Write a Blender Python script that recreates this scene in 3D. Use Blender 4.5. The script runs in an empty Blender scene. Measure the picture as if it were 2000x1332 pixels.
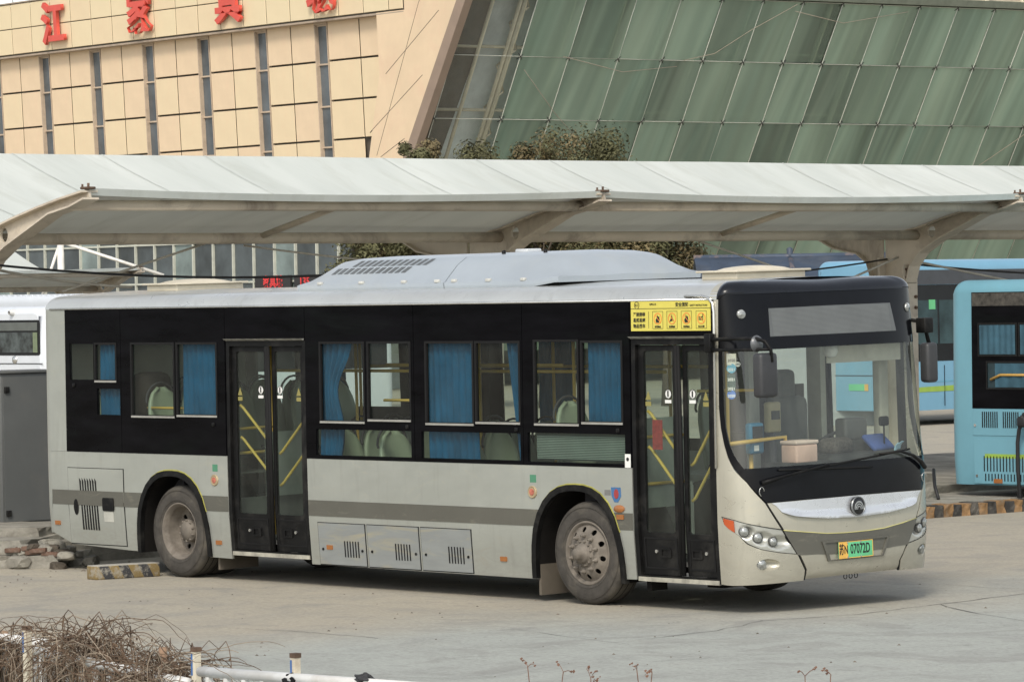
import bpy, bmesh, math, random
from mathutils import Vector, Matrix
from mathutils.geometry import delaunay_2d_cdt

PI = math.pi
SC = bpy.context.scene
COL = SC.collection
random.seed(7)

# ------------------------------------------------------------------ camera
cam_data = bpy.data.cameras.new('camera')
cam_data.sensor_width = 36.0
cam_data.lens = 36.0 * 7883.7 / 2000.0
cam_data.clip_start = 0.5
cam_data.clip_end = 3000.0
cam = bpy.data.objects.new('camera', cam_data)
COL.objects.link(cam)
_r = Vector((0.666405325157021, 0.7453885150626597, -0.01731774278156145))
_u = Vector((0.0030059704568798726, 0.02054071903322554, 0.9997844982811098))
_f = Vector((-0.7455836014451883, 0.6663137702871533, -0.01144782869111976))
cam.matrix_world = Matrix(((_r.x, _u.x, -_f.x, 27.32285), (_r.y, _u.y, -_f.y, -25.27539),
                           (_r.z, _u.z, -_f.z, 2.87439), (0, 0, 0, 1)))
SC.camera = cam

# ------------------------------------------------------------------ sky, sun, exposure
SUN_AZ = math.radians(-52.0)      # direction towards the sun in the ground plane (from +X)
SUN_EL = math.radians(42.0)
world = bpy.data.worlds.new('World')
SC.world = world
world.use_nodes = True
wn, wl = world.node_tree.nodes, world.node_tree.links
bg = wn['Background']
sky = wn.new('ShaderNodeTexSky')
sky.sky_type = 'NISHITA'
sky.sun_disc = False
sky.sun_elevation = SUN_EL
sky.sun_rotation = PI / 2 - SUN_AZ
sky.air_density = 1.0
sky.dust_density = 1.6
sky.ozone_density = 1.0
hs = wn.new('ShaderNodeHueSaturation')
hs.inputs['Saturation'].default_value = 0.35
hs.inputs['Value'].default_value = 1.0
wl.new(sky.outputs[0], hs.inputs['Color'])
wl.new(hs.outputs[0], bg.inputs['Color'])
bg.inputs['Strength'].default_value = 0.135

sun_data = bpy.data.lights.new('sun', 'SUN')
sun_data.energy = 1.5
sun_data.angle = math.radians(14)
sun_data.color = (1.0, 0.92, 0.80)
sun = bpy.data.objects.new('sun', sun_data)
COL.objects.link(sun)
_sd = Vector((math.cos(SUN_AZ) * math.cos(SUN_EL), math.sin(SUN_AZ) * math.cos(SUN_EL), math.sin(SUN_EL)))
sun.rotation_euler = _sd.to_track_quat('Z', 'Y').to_euler()

SC.view_settings.view_transform = 'Standard'
SC.view_settings.look = 'None'
SC.view_settings.exposure = 0.66
SC.view_settings.gamma = 1.0
SC.view_settings.use_curve_mapping = False
SC.render.engine = 'CYCLES'
SC.cycles.max_bounces = 10
SC.cycles.transparent_max_bounces = 24
SC.cycles.use_denoising = True

# ------------------------------------------------------------------ materials
MATS = {}

def _nodes(name):
    m = bpy.data.materials.new(name)
    m.use_nodes = True
    nt = m.node_tree
    return m, nt.nodes, nt.links, nt.nodes['Principled BSDF']

def noise(n, l, scale, detail=4.0, rough=0.6, vec=None, stretch=None, dist=0.0):
    tc = n.new('ShaderNodeTexCoord')
    src = tc.outputs['Object']
    if stretch:
        mp = n.new('ShaderNodeMapping')
        mp.inputs['Scale'].default_value = stretch
        l.new(src, mp.inputs['Vector'])
        src = mp.outputs[0]
    t = n.new('ShaderNodeTexNoise')
    t.inputs['Scale'].default_value = scale
    t.inputs['Detail'].default_value = detail
    t.inputs['Roughness'].default_value = rough
    t.inputs['Distortion'].default_value = dist
    l.new(src, t.inputs['Vector'])
    return t.outputs['Fac']

def ramp(n, l, fac, a, b, lo=0.0, hi=1.0):
    r = n.new('ShaderNodeMapRange')
    r.inputs['From Min'].default_value = a
    r.inputs['From Max'].default_value = b
    r.inputs['To Min'].default_value = lo
    r.inputs['To Max'].default_value = hi
    l.new(fac, r.inputs['Value'])
    return r.outputs[0]

def mixc(n, l, fac, c1, c2, mode='MIX'):
    x = n.new('ShaderNodeMix')
    x.data_type = 'RGBA'
    x.blend_type = mode
    if isinstance(fac, float):
        x.inputs[0].default_value = fac
    else:
        l.new(fac, x.inputs[0])
    for sock, c in ((x.inputs[6], c1), (x.inputs[7], c2)):
        if isinstance(c, tuple):
            sock.default_value = (*c[:3], 1)
        else:
            l.new(c, sock)
    return x.outputs[2]

def bump(n, l, b, height, strength, dist=0.02):
    bp = n.new('ShaderNodeBump')
    bp.inputs['Strength'].default_value = strength
    bp.inputs['Distance'].default_value = dist
    l.new(height, bp.inputs['Height'])
    l.new(bp.outputs[0], b.inputs['Normal'])

def pm(name, col, rough=0.5, metal=0.0, var=0.15, scale=4.0, spec=0.5, bmp=0.0, dirt=None, dirt_amt=0.0,
       stretch=None, emit=None, coat=0.0, bscale=40.0):
    """plain procedural paint / plastic / metal: colour with noise variation, optional dirt and relief"""
    if name in MATS:
        return MATS[name]
    m, n, l, b = _nodes(name)
    f = noise(n, l, scale, 5.0, 0.62, stretch=stretch)
    dark = tuple(c * (1 - var) for c in col)
    lite = tuple(min(1, c * (1 + var)) for c in col)
    c = mixc(n, l, ramp(n, l, f, 0.3, 0.7), dark, lite)
    if dirt:
        f2 = noise(n, l, scale * 0.6, 6.0, 0.7, stretch=stretch, dist=0.6)
        c = mixc(n, l, ramp(n, l, f2, 0.5, 0.72, 0, dirt_amt), c, dirt)
    l.new(c, b.inputs['Base Color'])
    b.inputs['Roughness'].default_value = rough
    b.inputs['Metallic'].default_value = metal
    b.inputs['Specular IOR Level'].default_value = spec
    if coat:
        b.inputs['Coat Weight'].default_value = coat
        b.inputs['Coat Roughness'].default_value = 0.08
    if bmp:
        bump(n, l, b, noise(n, l, bscale, 6.0, 0.7), bmp)
    if emit:
        b.inputs['Emission Color'].default_value = (*emit[:3], 1)
        b.inputs['Emission Strength'].default_value = emit[3]
    MATS[name] = m
    return m

def glass(name, tint, gloss=0.06, rough=0.02, haze=0.0, haze_col=(.4, .42, .4), hs=3.0, hd=6.0, lo=0.3, st=(1, 1, 0.35), haze_col2=None):
    if name in MATS:
        return MATS[name]
    m = bpy.data.materials.new(name)
    m.use_nodes = True
    n, l = m.node_tree.nodes, m.node_tree.links
    n.clear()
    out = n.new('ShaderNodeOutputMaterial')
    tr = n.new('ShaderNodeBsdfTransparent')
    tr.inputs[0].default_value = (*tint, 1)
    gl = n.new('ShaderNodeBsdfGlossy')
    gl.inputs['Roughness'].default_value = rough
    lw = n.new('ShaderNodeLayerWeight')
    lw.inputs[0].default_value = 0.5
    pw = n.new('ShaderNodeMath'); pw.operation = 'POWER'; pw.inputs[1].default_value = 5.0
    l.new(lw.outputs['Facing'], pw.inputs[0])
    mr = ramp(n, l, pw.outputs[0], 0.0, 1.0, gloss, 0.8)
    mx = n.new('ShaderNodeMixShader')
    l.new(mr, mx.inputs[0]); l.new(tr.outputs[0], mx.inputs[1]); l.new(gl.outputs[0], mx.inputs[2])
    last = mx
    if haze:
        df = n.new('ShaderNodeBsdfDiffuse')
        df.inputs[0].default_value = (*haze_col, 1)
        f = noise(n, l, hs, hd, 0.6, stretch=st, dist=0.8)
        h = ramp(n, l, f, 0.35, 0.75, haze * lo, min(.97, haze * 1.6))
        if haze_col2:
            f2 = noise(n, l, hs * 1.7, 3.0, 0.6, stretch=st, dist=0.5)
            l.new(mixc(n, l, ramp(n, l, f2, .35, .65), haze_col, haze_col2), df.inputs[0])
        m2 = n.new('ShaderNodeMixShader')
        l.new(h, m2.inputs[0]); l.new(mx.outputs[0], m2.inputs[1]); l.new(df.outputs[0], m2.inputs[2])
        last = m2
    l.new(last.outputs[0], out.inputs[0])
    MATS[name] = m
    return m

# ------------------------------------------------------------------ mesh helpers
class MB:
    """collects shapes; build() links them as one mesh object"""
    def __init__(s):
        s.v, s.f, s.sm = [], [], []
    def add(s, vs, fs, smooth=False):
        o = len(s.v)
        s.v += [tuple(v) for v in vs]
        s.f += [tuple(i + o for i in f) for f in fs]
        s.sm += [smooth] * len(fs)
        return s
    def box(s, x0, x1, y0, y1, z0, z1, M=None):
        vs = [Vector(p) for p in ((x0, y0, z0), (x1, y0, z0), (x1, y1, z0), (x0, y1, z0),
                                  (x0, y0, z1), (x1, y0, z1), (x1, y1, z1), (x0, y1, z1))]
        if M:
            vs = [M @ v for v in vs]
        return s.add(vs, [(0, 3, 2, 1), (4, 5, 6, 7), (0, 1, 5, 4), (1, 2, 6, 5), (2, 3, 7, 6), (3, 0, 4, 7)])
    def bbox(s, x0, x1, y0, y1, z0, z1, r=0.01, seg=2, M=None):
        bm = bmesh.new()
        bmesh.ops.create_cube(bm, size=1)
        for v in bm.verts:
            v.co = Vector(((x0 + x1) / 2 + v.co.x * (x1 - x0), (y0 + y1) / 2 + v.co.y * (y1 - y0), (z0 + z1) / 2 + v.co.z * (z1 - z0)))
        bmesh.ops.bevel(bm, geom=bm.edges[:], offset=r, segments=seg, affect='EDGES', profile=0.5)
        bm.verts.index_update()
        vs = [(M @ v.co) if M else v.co.copy() for v in bm.verts]
        fs = [[v.index for v in f.verts] for f in bm.faces]
        bm.free()
        return s.add(vs, fs, True)
    def tube(s, pts, r, seg=8, cap=True, closed=False):
        pts = [Vector(p) for p in pts]
        n = len(pts)
        rs = r if isinstance(r, (list, tuple)) else [r] * n
        vs, fs = [], []
        ref = None
        for i, p in enumerate(pts):
            a = pts[(i - 1) % n] if (i > 0 or closed) else p
            b = pts[(i + 1) % n] if (i < n - 1 or closed) else p
            t = (b - a)
            if t.length < 1e-9:
                t = Vector((0, 0, 1))
            t.normalize()
            if ref is None:
                ref = Vector((0, 0, 1)) if abs(t.z) < 0.9 else Vector((1, 0, 0))
            u = (ref - t * ref.dot(t))
            if u.length < 1e-6:
                u = t.orthogonal()
            u.normalize()
            ref = u
            w = t.cross(u)
            for k in range(seg):
                an = 2 * PI * k / seg
                vs.append(p + (u * math.cos(an) + w * math.sin(an)) * rs[i])
        m = n if closed else n - 1
        for i in range(m):
            for k in range(seg):
                a0 = i * seg + k; a1 = i * seg + (k + 1) % seg
                b0 = ((i + 1) % n) * seg + k; b1 = ((i + 1) % n) * seg + (k + 1) % seg
                fs.append((a0, a1, b1, b0))
        if cap and not closed:
            fs.append(tuple(range(seg - 1, -1, -1)))
            fs.append(tuple((n - 1) * seg + k for k in range(seg)))
        return s.add(vs, fs, True)
    def lathe(s, prof, axis='Z', c=(0, 0, 0), seg=32, closed=False):
        """prof: (radius, height) pairs turned about an axis through c"""
        c = Vector(c)
        vs, fs = [], []
        for (r, h) in prof:
            for k in range(seg):
                a = 2 * PI * k / seg
                x, y = r * math.cos(a), r * math.sin(a)
                p = {'Z': (x, y, h), 'Y': (x, h, y), 'X': (h, x, y)}[axis]
                vs.append(c + Vector(p))
        m = len(prof)
        for i in range(m if closed else m - 1):
            for k in range(seg):
                j = (i + 1) % m
                fs.append((i * seg + k, i * seg + (k + 1) % seg, j * seg + (k + 1) % seg, j * seg + k))
        return s.add(vs, fs, True)
    def disc(s, c, r, nrm, seg=20, h=0.004, ry=None):
        c = Vector(c); nrm = Vector(nrm).normalized()
        u = nrm.orthogonal().normalized()
        if abs(nrm.z) < 0.9:
            u = Vector((0, 0, 1)).cross(nrm).normalized()
        w = nrm.cross(u)
        ry = ry or r
        bot = [c + u * r * math.cos(2 * PI * k / seg) + w * ry * math.sin(2 * PI * k / seg) for k in range(seg)]
        top = [p + nrm * h for p in bot]
        fs = [tuple(range(seg, 2 * seg))] + [(k, (k + 1) % seg, seg + (k + 1) % seg, seg + k) for k in range(seg)]
        return s.add(bot + top, fs)
    def prism(s, poly, fn0, fn1):
        """poly of 2-D points, fn0/fn1 map a 2-D point to the two faces"""
        n = len(poly)
        vs = [fn0(*p) for p in poly] + [fn1(*p) for p in poly]
        fs = [tuple(range(n - 1, -1, -1)), tuple(range(n, 2 * n))] + [(i, (i + 1) % n, n + (i + 1) % n, n + i) for i in range(n)]
        return s.add(vs, fs)
    def grid(s, rows, smooth=True, wrap=False):
        nr, nc = len(rows), len(rows[0])
        vs = [p for r in rows for p in r]
        fs = []
        for i in range(nr - 1):
            for j in range(nc if wrap else nc - 1):
                k = (j + 1) % nc
                fs.append((i * nc + j, i * nc + k, (i + 1) * nc + k, (i + 1) * nc + j))
        return s.add(vs, fs, smooth)
    def build(s, name, mat, parent=None, loc=None, rot=None, fix=True):
        me = bpy.data.meshes.new(name)
        me.from_pydata(s.v, [], s.f)
        if fix:
            bm = bmesh.new(); bm.from_mesh(me)
            bmesh.ops.recalc_face_normals(bm, faces=bm.faces[:])
            bm.to_mesh(me); bm.free()
        if len(me.polygons) == len(s.sm):
            me.polygons.foreach_set('use_smooth', s.sm)
        if mat:
            me.materials.append(mat)
        o = bpy.data.objects.new(name, me)
        COL.objects.link(o)
        if parent:
            o.parent = parent
        if loc:
            o.location = loc
        if rot:
            o.rotation_euler = rot
        return o

def inpoly(p, poly):
    x, y = p; c = False; n = len(poly)
    for i in range(n):
        x1, y1 = poly[i]; x2, y2 = poly[(i + 1) % n]
        if (y1 > y) != (y2 > y) and x < (x2 - x1) * (y - y1) / (y2 - y1) + x1:
            c = not c
    return c

def dens(poly, step):
    out = []
    for i in range(len(poly)):
        a = Vector(poly[i]); b = Vector(poly[(i + 1) % len(poly)])
        k = max(1, int(math.ceil((b - a).length / step)))
        out += [tuple(a + (b - a) * (j / k)) for j in range(k)]
    return out

def cdt(outline, holes=(), step=0.1):
    rings = [dens(outline, step)] + [dens(h, step) for h in holes]
    vs, ed = [], []
    for r in rings:
        o = len(vs)
        vs += [Vector(p) for p in r]
        ed += [(o + i, o + (i + 1) % len(r)) for i in range(len(r))]
    xs = [p[0] for p in rings[0]]; ys = [p[1] for p in rings[0]]
    x = min(xs) + step * 0.5
    while x < max(xs):
        y = min(ys) + step * 0.5
        while y < max(ys):
            if inpoly((x, y), rings[0]) and not any(inpoly((x, y), h) for h in rings[1:]):
                vs.append(Vector((x, y)))
            y += step
        x += step
    rv, re, rf, _, _, _ = delaunay_2d_cdt(vs, ed, [], 0, 1e-5)
    tris = []
    for f in rf:
        c = ((rv[f[0]].x + rv[f[1]].x + rv[f[2]].x) / 3, (rv[f[0]].y + rv[f[1]].y + rv[f[2]].y) / 3)
        if inpoly(c, rings[0]) and not any(inpoly(c, h) for h in rings[1:]):
            tris.append(tuple(f))
    return [(v.x, v.y) for v in rv], tris

def patch(mb, outline, fn, holes=(), step=0.1, thick=0.01, off=0.0, smooth=True):
    """a shaped panel: 2-D outline (with holes) mapped by fn(a, b, offset), given a thickness"""
    vs, tris = cdt(outline, holes, step)
    n = len(vs)
    top = [fn(a, b, off(a, b) if callable(off) else off) for a, b in vs]
    cnt = {}
    for t in tris:
        for i in range(3):
            e = (t[i], t[(i + 1) % 3]); k = (min(e), max(e))
            cnt.setdefault(k, []).append(e)
    fs = list(tris)
    if thick:
        bot = [fn(a, b, (off(a, b) if callable(off) else off) - thick) for a, b in vs]
        fs += [tuple(i + n for i in reversed(t)) for t in tris]
        mb.add(top + bot, fs, smooth)
        ev = [e[0] for e in cnt.values() if len(e) == 1]
        idx = {i: k for k, i in enumerate(sorted({i for e in ev for i in e}))}
        ring = [top[i] for i in idx] + [bot[i] for i in idx]; h = len(idx)
        mb.add(ring, [(idx[b_], idx[a_], idx[a_] + h, idx[b_] + h) for a_, b_ in ev], False)
    else:
        mb.add(top, fs, smooth)
    return mb

def ell(cx, cy, rx, ry, n=24):
    return [(cx + rx * math.cos(2 * PI * k / n), cy + ry * math.sin(2 * PI * k / n)) for k in range(n)]

def rrect(x0, x1, y0, y1, r, n=4):
    out = []
    for cx, cy, a0 in ((x1 - r, y1 - r, 0), (x0 + r, y1 - r, 90), (x0 + r, y0 + r, 180), (x1 - r, y0 + r, 270)):
        for k in range(n + 1):
            a = math.radians(a0 + 90 * k / n)
            out.append((cx + r * math.cos(a), cy + r * math.sin(a)))
    return out

_txt = {}
def text_obj(body, size, mat, M, parent=None, name='lettering', bold=0.0, ext=0.001, sx=1.0, align='CENTER'):
    key = (body, bold, ext, align, size)
    if key not in _txt:
        c = bpy.data.curves.new('lettering', 'FONT')
        c.body = body; c.size = size; c.offset = bold; c.extrude = ext
        c.align_x = align; c.align_y = 'CENTER'; c.resolution_u = 3
        t = bpy.data.objects.new('lettering_source', c)
        COL.objects.link(t)
        dg = bpy.context.evaluated_depsgraph_get()
        me = bpy.data.meshes.new_from_object(t.evaluated_get(dg))
        bpy.data.objects.remove(t); bpy.data.curves.remove(c)
        _txt[key] = me
    me = _txt[key].copy()
    me.materials.clear(); me.materials.append(mat)
    o = bpy.data.objects.new(name, me)
    COL.objects.link(o)
    if parent:
        o.parent = parent
    o.matrix_local = M @ Matrix.Diagonal((sx, 1, 1, 1))
    return o

def frameM(o, ux, uy):
    """matrix with local x along ux, local y along uy, origin o"""
    ux = Vector(ux).normalized(); uy = Vector(uy).normalized(); uz = ux.cross(uy).normalized()
    uy = uz.cross(ux)
    return Matrix(((ux.x, uy.x, uz.x, o[0]), (ux.y, uy.y, uz.y, o[1]), (ux.z, uy.z, uz.z, o[2]), (0, 0, 0, 1)))

def thing(name, label, cat, loc=(0, 0, 0), rot=(0, 0, 0), group=None):
    o = bpy.data.objects.new(name, None)
    COL.objects.link(o)
    o.empty_display_size = 0.2
    o.location = loc; o.rotation_euler = rot
    return tag(o, label, cat, group)

def tag(o, label=None, cat=None, group=None, kind=None):
    if label: o['label'] = label
    if cat: o['category'] = cat
    if group: o['group'] = group
    if kind: o['kind'] = kind
    return o

def copy_tree(o, parent=None):
    c = o.copy(); COL.objects.link(c); c.parent = parent
    for ch in list(o.children):
        copy_tree(ch, c)
    return c
# ================================================================== materials used in the setting
def ground_mat():
    m, n, l, b = _nodes('worn_concrete')
    f1 = noise(n, l, 0.13, 5, 0.62, dist=0.5)
    f2 = noise(n, l, 1.3, 6, 0.7, stretch=(0.75, 0.55, 1), dist=1.2)
    f3 = noise(n, l, 22.0, 6, 0.75)
    tc0 = n.new('ShaderNodeTexCoord'); sx = n.new('ShaderNodeSeparateXYZ'); l.new(tc0.outputs['Object'], sx.inputs[0])
    ad = n.new('ShaderNodeMath'); ad.operation = 'MULTIPLY_ADD'; ad.inputs[1].default_value = 9.0
    l.new(f1, ad.inputs[0]); l.new(sx.outputs['X'], ad.inputs[2])          # dust lies thickest round the bays
    c = mixc(n, l, ramp(n, l, ad.outputs[0], 4.2, 7.6), (0.425, 0.385, 0.305), (0.405, 0.42, 0.38))
    c = mixc(n, l, ramp(n, l, f2, 0.45, 0.70, 0, 0.5), c, (0.27, 0.27, 0.25))
    c = mixc(n, l, ramp(n, l, f2, 0.2, 0.42, 0.4, 0), c, (0.44, 0.41, 0.35))
    c = mixc(n, l, ramp(n, l, f3, 0.3, 0.7, 0.68, 1.04), (0, 0, 0), c)
    f6 = noise(n, l, 11.0, 3, 0.5)
    c = mixc(n, l, ramp(n, l, f6, 0.66, 0.72, 0, 0.5), c, (0.17, 0.16, 0.14))
    f4 = noise(n, l, 4.2, 6, 0.8, stretch=(0.5, 1.0, 1), dist=1.5)
    c = mixc(n, l, ramp(n, l, f4, 0.55, 0.68, 0, 0.5), c, (0.2, 0.195, 0.18))
    c = mixc(n, l, ramp(n, l, f4, 0.28, 0.40, 0.35, 0), c, (0.5, 0.48, 0.43))
    f5 = noise(n, l, 0.55, 3, 0.5, dist=2.0)
    c = mixc(n, l, ramp(n, l, f5, 0.57, 0.63, 0, 0.35), c, (0.23, 0.225, 0.205))
    v = n.new('ShaderNodeTexVoronoi'); v.inputs['Scale'].default_value = 6.0
    tc = n.new('ShaderNodeTexCoord'); l.new(tc.outputs['Object'], v.inputs['Vector'])
    c = mixc(n, l, ramp(n, l, v.outputs['Distance'], 0.02, 0.07, 0.3, 0.0), c, (0.16, 0.15, 0.135))
    l.new(c, b.inputs['Base Color'])
    b.inputs['Roughness'].default_value = 0.9
    b.inputs['Specular IOR Level'].default_value = 0.25
    bump(n, l, b, f3, 0.5, 0.015)
    return m
M_GROUND = ground_mat()
M_CRACK = pm('crack_dirt', (0.09, 0.085, 0.08), 0.95, var=0.3, scale=9)
M_KERBC = pm('kerb_concrete', (0.34, 0.325, 0.29), 0.92, var=0.25, scale=3, bmp=0.5, dirt=(0.16, 0.14, 0.12), dirt_amt=0.8, spec=0.2)
M_CREAM = pm('cream_panel', (0.69, 0.56, 0.37), 0.65, var=0.05, scale=0.7, dirt=(0.68, 0.47, 0.31), dirt_amt=0.5, spec=0.3)
M_CREAM2 = pm('cream_panel_pink', (0.68, 0.53, 0.36), 0.65, var=0.06, scale=0.9, dirt=(0.66, 0.45, 0.32), dirt_amt=0.5, spec=0.3)
M_CREAM3 = pm('cream_panel_pale', (0.70, 0.585, 0.385), 0.65, var=0.05, scale=0.5, dirt=(0.66, 0.5, 0.32), dirt_amt=0.4, spec=0.3)
M_JOINT = pm('dark_joint', (0.10, 0.085, 0.065), 0.9)
M_BROWN = pm('brown_cladding', (0.27, 0.20, 0.15), 0.5, var=0.1, scale=1)
M_REDL = pm('red_lettering', (0.62, 0.085, 0.06), 0.45, var=0.08, scale=2)
M_WGLASS = pm('window_glass_grey', (0.10, 0.115, 0.125), 0.08, var=0.35, scale=0.8, spec=0.6)
M_WFRAME = pm('window_frame_beige', (0.48, 0.38, 0.28), 0.5)
M_MULL = pm('pale_mullion', (0.46, 0.47, 0.40), 0.5, var=0.15, scale=3)
M_SHOP = pm('shop_glass', (0.07, 0.085, 0.09), 0.1, var=0.6, scale=0.35, spec=0.6)
M_STEEL = pm('cream_steel_tube', (0.50, 0.45, 0.33), 0.5, var=0.14, scale=2)

def green_glass():
    m, n, l, b = _nodes('green_wall_glass')
    f = noise(n, l, 0.35, 5, 0.65, stretch=(1, 1, 0.25), dist=0.9)
    f2 = noise(n, l, 2.2, 5, 0.7, stretch=(2.0, 2.0, 0.2), dist=0.5)
    c = mixc(n, l, ramp(n, l, f, 0.32, 0.68), (0.035, 0.062, 0.045), (0.115, 0.155, 0.105))
    c = mixc(n, l, ramp(n, l, f2, 0.48, 0.75, 0, 0.55), c, (0.15, 0.16, 0.115))
    l.new(c, b.inputs['Base Color'])
    b.inputs['Roughness'].default_value = 0.22
    b.inputs['Specular IOR Level'].default_value = 0.45
    return m
M_GGLASS = green_glass()

# ================================================================== ground
g = MB()
g.add([(-500, -160, 0), (160, -160, 0), (160, 500, 0), (-500, 500, 0)], [(0, 1, 2, 3)])
ground = tag(g.build('ground', M_GROUND), kind='structure')

def crack(pts, w):
    m = MB()
    p = []
    for a, b2 in zip(pts, pts[1:]):
        a = Vector(a); b2 = Vector(b2); k = max(2, int((b2 - a).length / 0.25))
        for i in range(k):
            q = a + (b2 - a) * (i / k)
            p.append((q.x + random.uniform(-.03, .03), q.y + random.uniform(-.03, .03)))
    p.append(pts[-1])
    l_, r_ = [], []
    for i, q in enumerate(p):
        a = Vector(p[max(0, i - 1)]); b2 = Vector(p[min(len(p) - 1, i + 1)])
        t = (b2 - a).normalized(); nn = Vector((-t.y, t.x))
        ww = w * random.uniform(.3, 1.2)
        l_.append((q[0] + nn.x * ww, q[1] + nn.y * ww, .004)); r_.append((q[0] - nn.x * ww, q[1] - nn.y * ww, .004))
    m.grid([l_, r_], False)
    return m.build('crack', M_CRACK, ground)
for pl, w in (([(2.56, -.27), (2.8, .71), (2.57, 1.96), (2.41, 3.34), (2.2, 6)], .009), ([(2.57, 1.96), (3.41, 1.5), (4.39, 1.06), (5.4, .8)], .007),
              ([(.43, -2.5), (1.52, -2.22), (3.33, -2.6)], .005), ([(3.08, -2.31), (2.99, -1.26), (2.56, -.27)], .006),
              ([(-1.75, -3.83), (-.98, -3.67), (0, -3.47), (1.2, -3.5)], .006), ([(1.03, 3.81), (1.62, 3.73), (2.2, 3.83)], .005),
              ([(4.6, -3.6), (5.0, -2.2), (5.6, -1.0)], .004)):
    crack(pl, w)
rd = random.Random(3)
deb = MB()
for i in range(230):                                       # grit and small litter on the concrete
    t = rd.random()
    px, py = (rd.uniform(-9, 7), rd.uniform(-6.5, 5.5)) if t < .75 else (rd.uniform(-9.2, -6.6), rd.uniform(-2.2, .6))
    r = rd.uniform(.006, .02) * (1.6 if t > .95 else 1)
    deb.add([(px + r * math.cos(a) * rd.uniform(.6, 1.4), py + r * math.sin(a) * rd.uniform(.6, 1.4), .001) for a in (0, 1.6, 3.1, 4.7)] + [(px, py, r * .7)],
            [(0, 1, 4), (1, 2, 4), (2, 3, 4), (3, 0, 4)])
tag(deb.build('grit', pm('grit_brown', (.14, .12, .095), .95, var=.4, scale=3)), 'scattered grit and leaf litter on the concrete yard', 'grit', kind='stuff')

# ================================================================== furniture building behind
A_ = math.radians(174.4)
BLD = thing('commercial_building', 'cream panelled building with red rooftop lettering and leaning green glass wall', 'building', (-76.19157, 54.00315, 0), (0, 0, A_))
LE = 0.044
def uE(z): return -7.5 - 0.705 * z
def fz(u, z, off=0.0): return (u, LE * z + off, z)

core = MB()
core.prism([(14.5, 0), (-6.8, 0), (uE(13) + .4, 12.9), (14.5, 12.9)], lambda u, z: (u, LE * z - .12, z), lambda u, z: (u, -1.2 + LE * z, z))
core.build('wall', M_JOINT, BLD)
pmesh = {}
def panel(u0, u1, z0, z1, off, mat, name='panel', th=.02):
    """one cladding panel, u0 > u1 (u runs to the left in the picture)"""
    key = (round(u0 - u1, 2), round(z1 - z0, 2), mat.name, th)
    if key not in pmesh:
        m = MB(); w = u0 - u1; h = z1 - z0
        def P(x, d, zz): return (x, LE * zz + d, zz)
        c = .012
        m.add([P(0, -th, 0), P(w, -th, 0), P(w, -th, h), P(0, -th, h), P(0, -c, 0), P(w, -c, 0), P(w, -c, h), P(0, -c, h),
               P(c, 0, c), P(w - c, 0, c), P(w - c, 0, h - c), P(c, 0, h - c)],
              [(0, 1, 5, 4), (1, 2, 6, 5), (2, 3, 7, 6), (3, 0, 4, 7), (4, 5, 9, 8), (5, 6, 10, 9), (6, 7, 11, 10), (7, 4, 8, 11), (8, 9, 10, 11)])
        o = m.build(name, mat, BLD)
        pmesh[key] = o.data
    else:
        o = bpy.data.objects.new(name, pmesh[key]); COL.objects.link(o); o.parent = BLD
    o.location = fz(u1, z0, off)
    return o
rows_z = [11.33, 10.09, 8.87, 7.68, 6.48, 5.25]
pr_ = random.Random(11)
G_ = .028
for i in range(-1, 6):
    ul = 9.60 - 3.40 * i
    ur = ul - .70
    fr = MB()
    for (a, b2, c, d) in ((ul, ul - .04, 5.25, 11.3), (ur + .02, ur, 5.25, 11.3), (ul - .04, ur + .02, 11.22, 11.3)):
        fr.prism([(a, c), (b2, c), (b2, d), (a, d)], lambda u, z: fz(u, z, .02), lambda u, z: fz(u, z, -.16))
    w = fr.build('window', M_WFRAME, BLD)
    zc = [11.22, 10.03, 8.74, 7.5, 6.2, 5.25]
    for k in range(5):
        p = MB()
        p.prism([(ul - .04, zc[k + 1]), (ur + .02, zc[k + 1]), (ur + .02, zc[k] - .05), (ul - .04, zc[k] - .05)], lambda u, z: fz(u, z, -.115), lambda u, z: fz(u, z, -.14))
        p.build('pane', M_WGLASS, w)
        t = MB()
        t.prism([(ul - .04, zc[k] - .05), (ur + .02, zc[k] - .05), (ur + .02, zc[k]), (ul - .04, zc[k])], lambda u, z: fz(u, z, -.06), lambda u, z: fz(u, z, -.15))
        t.build('transom', M_WFRAME, w)
    nxt = ur - (3.40 - .70)
    cols = [(ur, (ur + nxt) / 2), ((ur + nxt) / 2, nxt)] if i < 5 else [(ur, -9.83), (-9.83, -11.25)]
    for ci, (a, b2) in enumerate(cols):
        for k in range(5):
            if i == 5 and ci == 1 and k > 2:
                continue
            panel(a - G_, b2 + G_, rows_z[k + 1] + G_, rows_z[k] - G_, 0, pr_.choice([M_CREAM, M_CREAM, M_CREAM2]) if k else M_CREAM2)
# parapet: two rows of panels standing proud, with a soffit
uu = 13.4
while uu > -12.6:
    nx = max(uu - 1.335, -12.72)
    for z0, z1 in ((11.36, 12.23), (12.23, 13.08)):
        panel(uu - .02, nx + .02, z0 + .014, z1 - .014, .36, pr_.choice([M_CREAM, M_CREAM3, M_CREAM3]))
    uu = nx
sf = MB()
sf.prism([(13.5, 11.33), (-12.7, 11.33), (-12.7, 13.0), (13.5, 13.0)], lambda u, z: fz(u, z, .30), lambda u, z: fz(u, z, -.15))
sf.build('parapet_core', M_JOINT, BLD)
sf = MB()
sf.box(-12.7, 13.5, LE * 11.3 - .15, LE * 11.3 + .33, 11.27, 11.325)
sf.box(-12.72, 13.5, LE * 13 - .05, LE * 13 + .40, 13.09, 13.13)
sf.build('soffit', pm('soffit_brown', (.36, .29, .22), .7), BLD)
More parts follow.
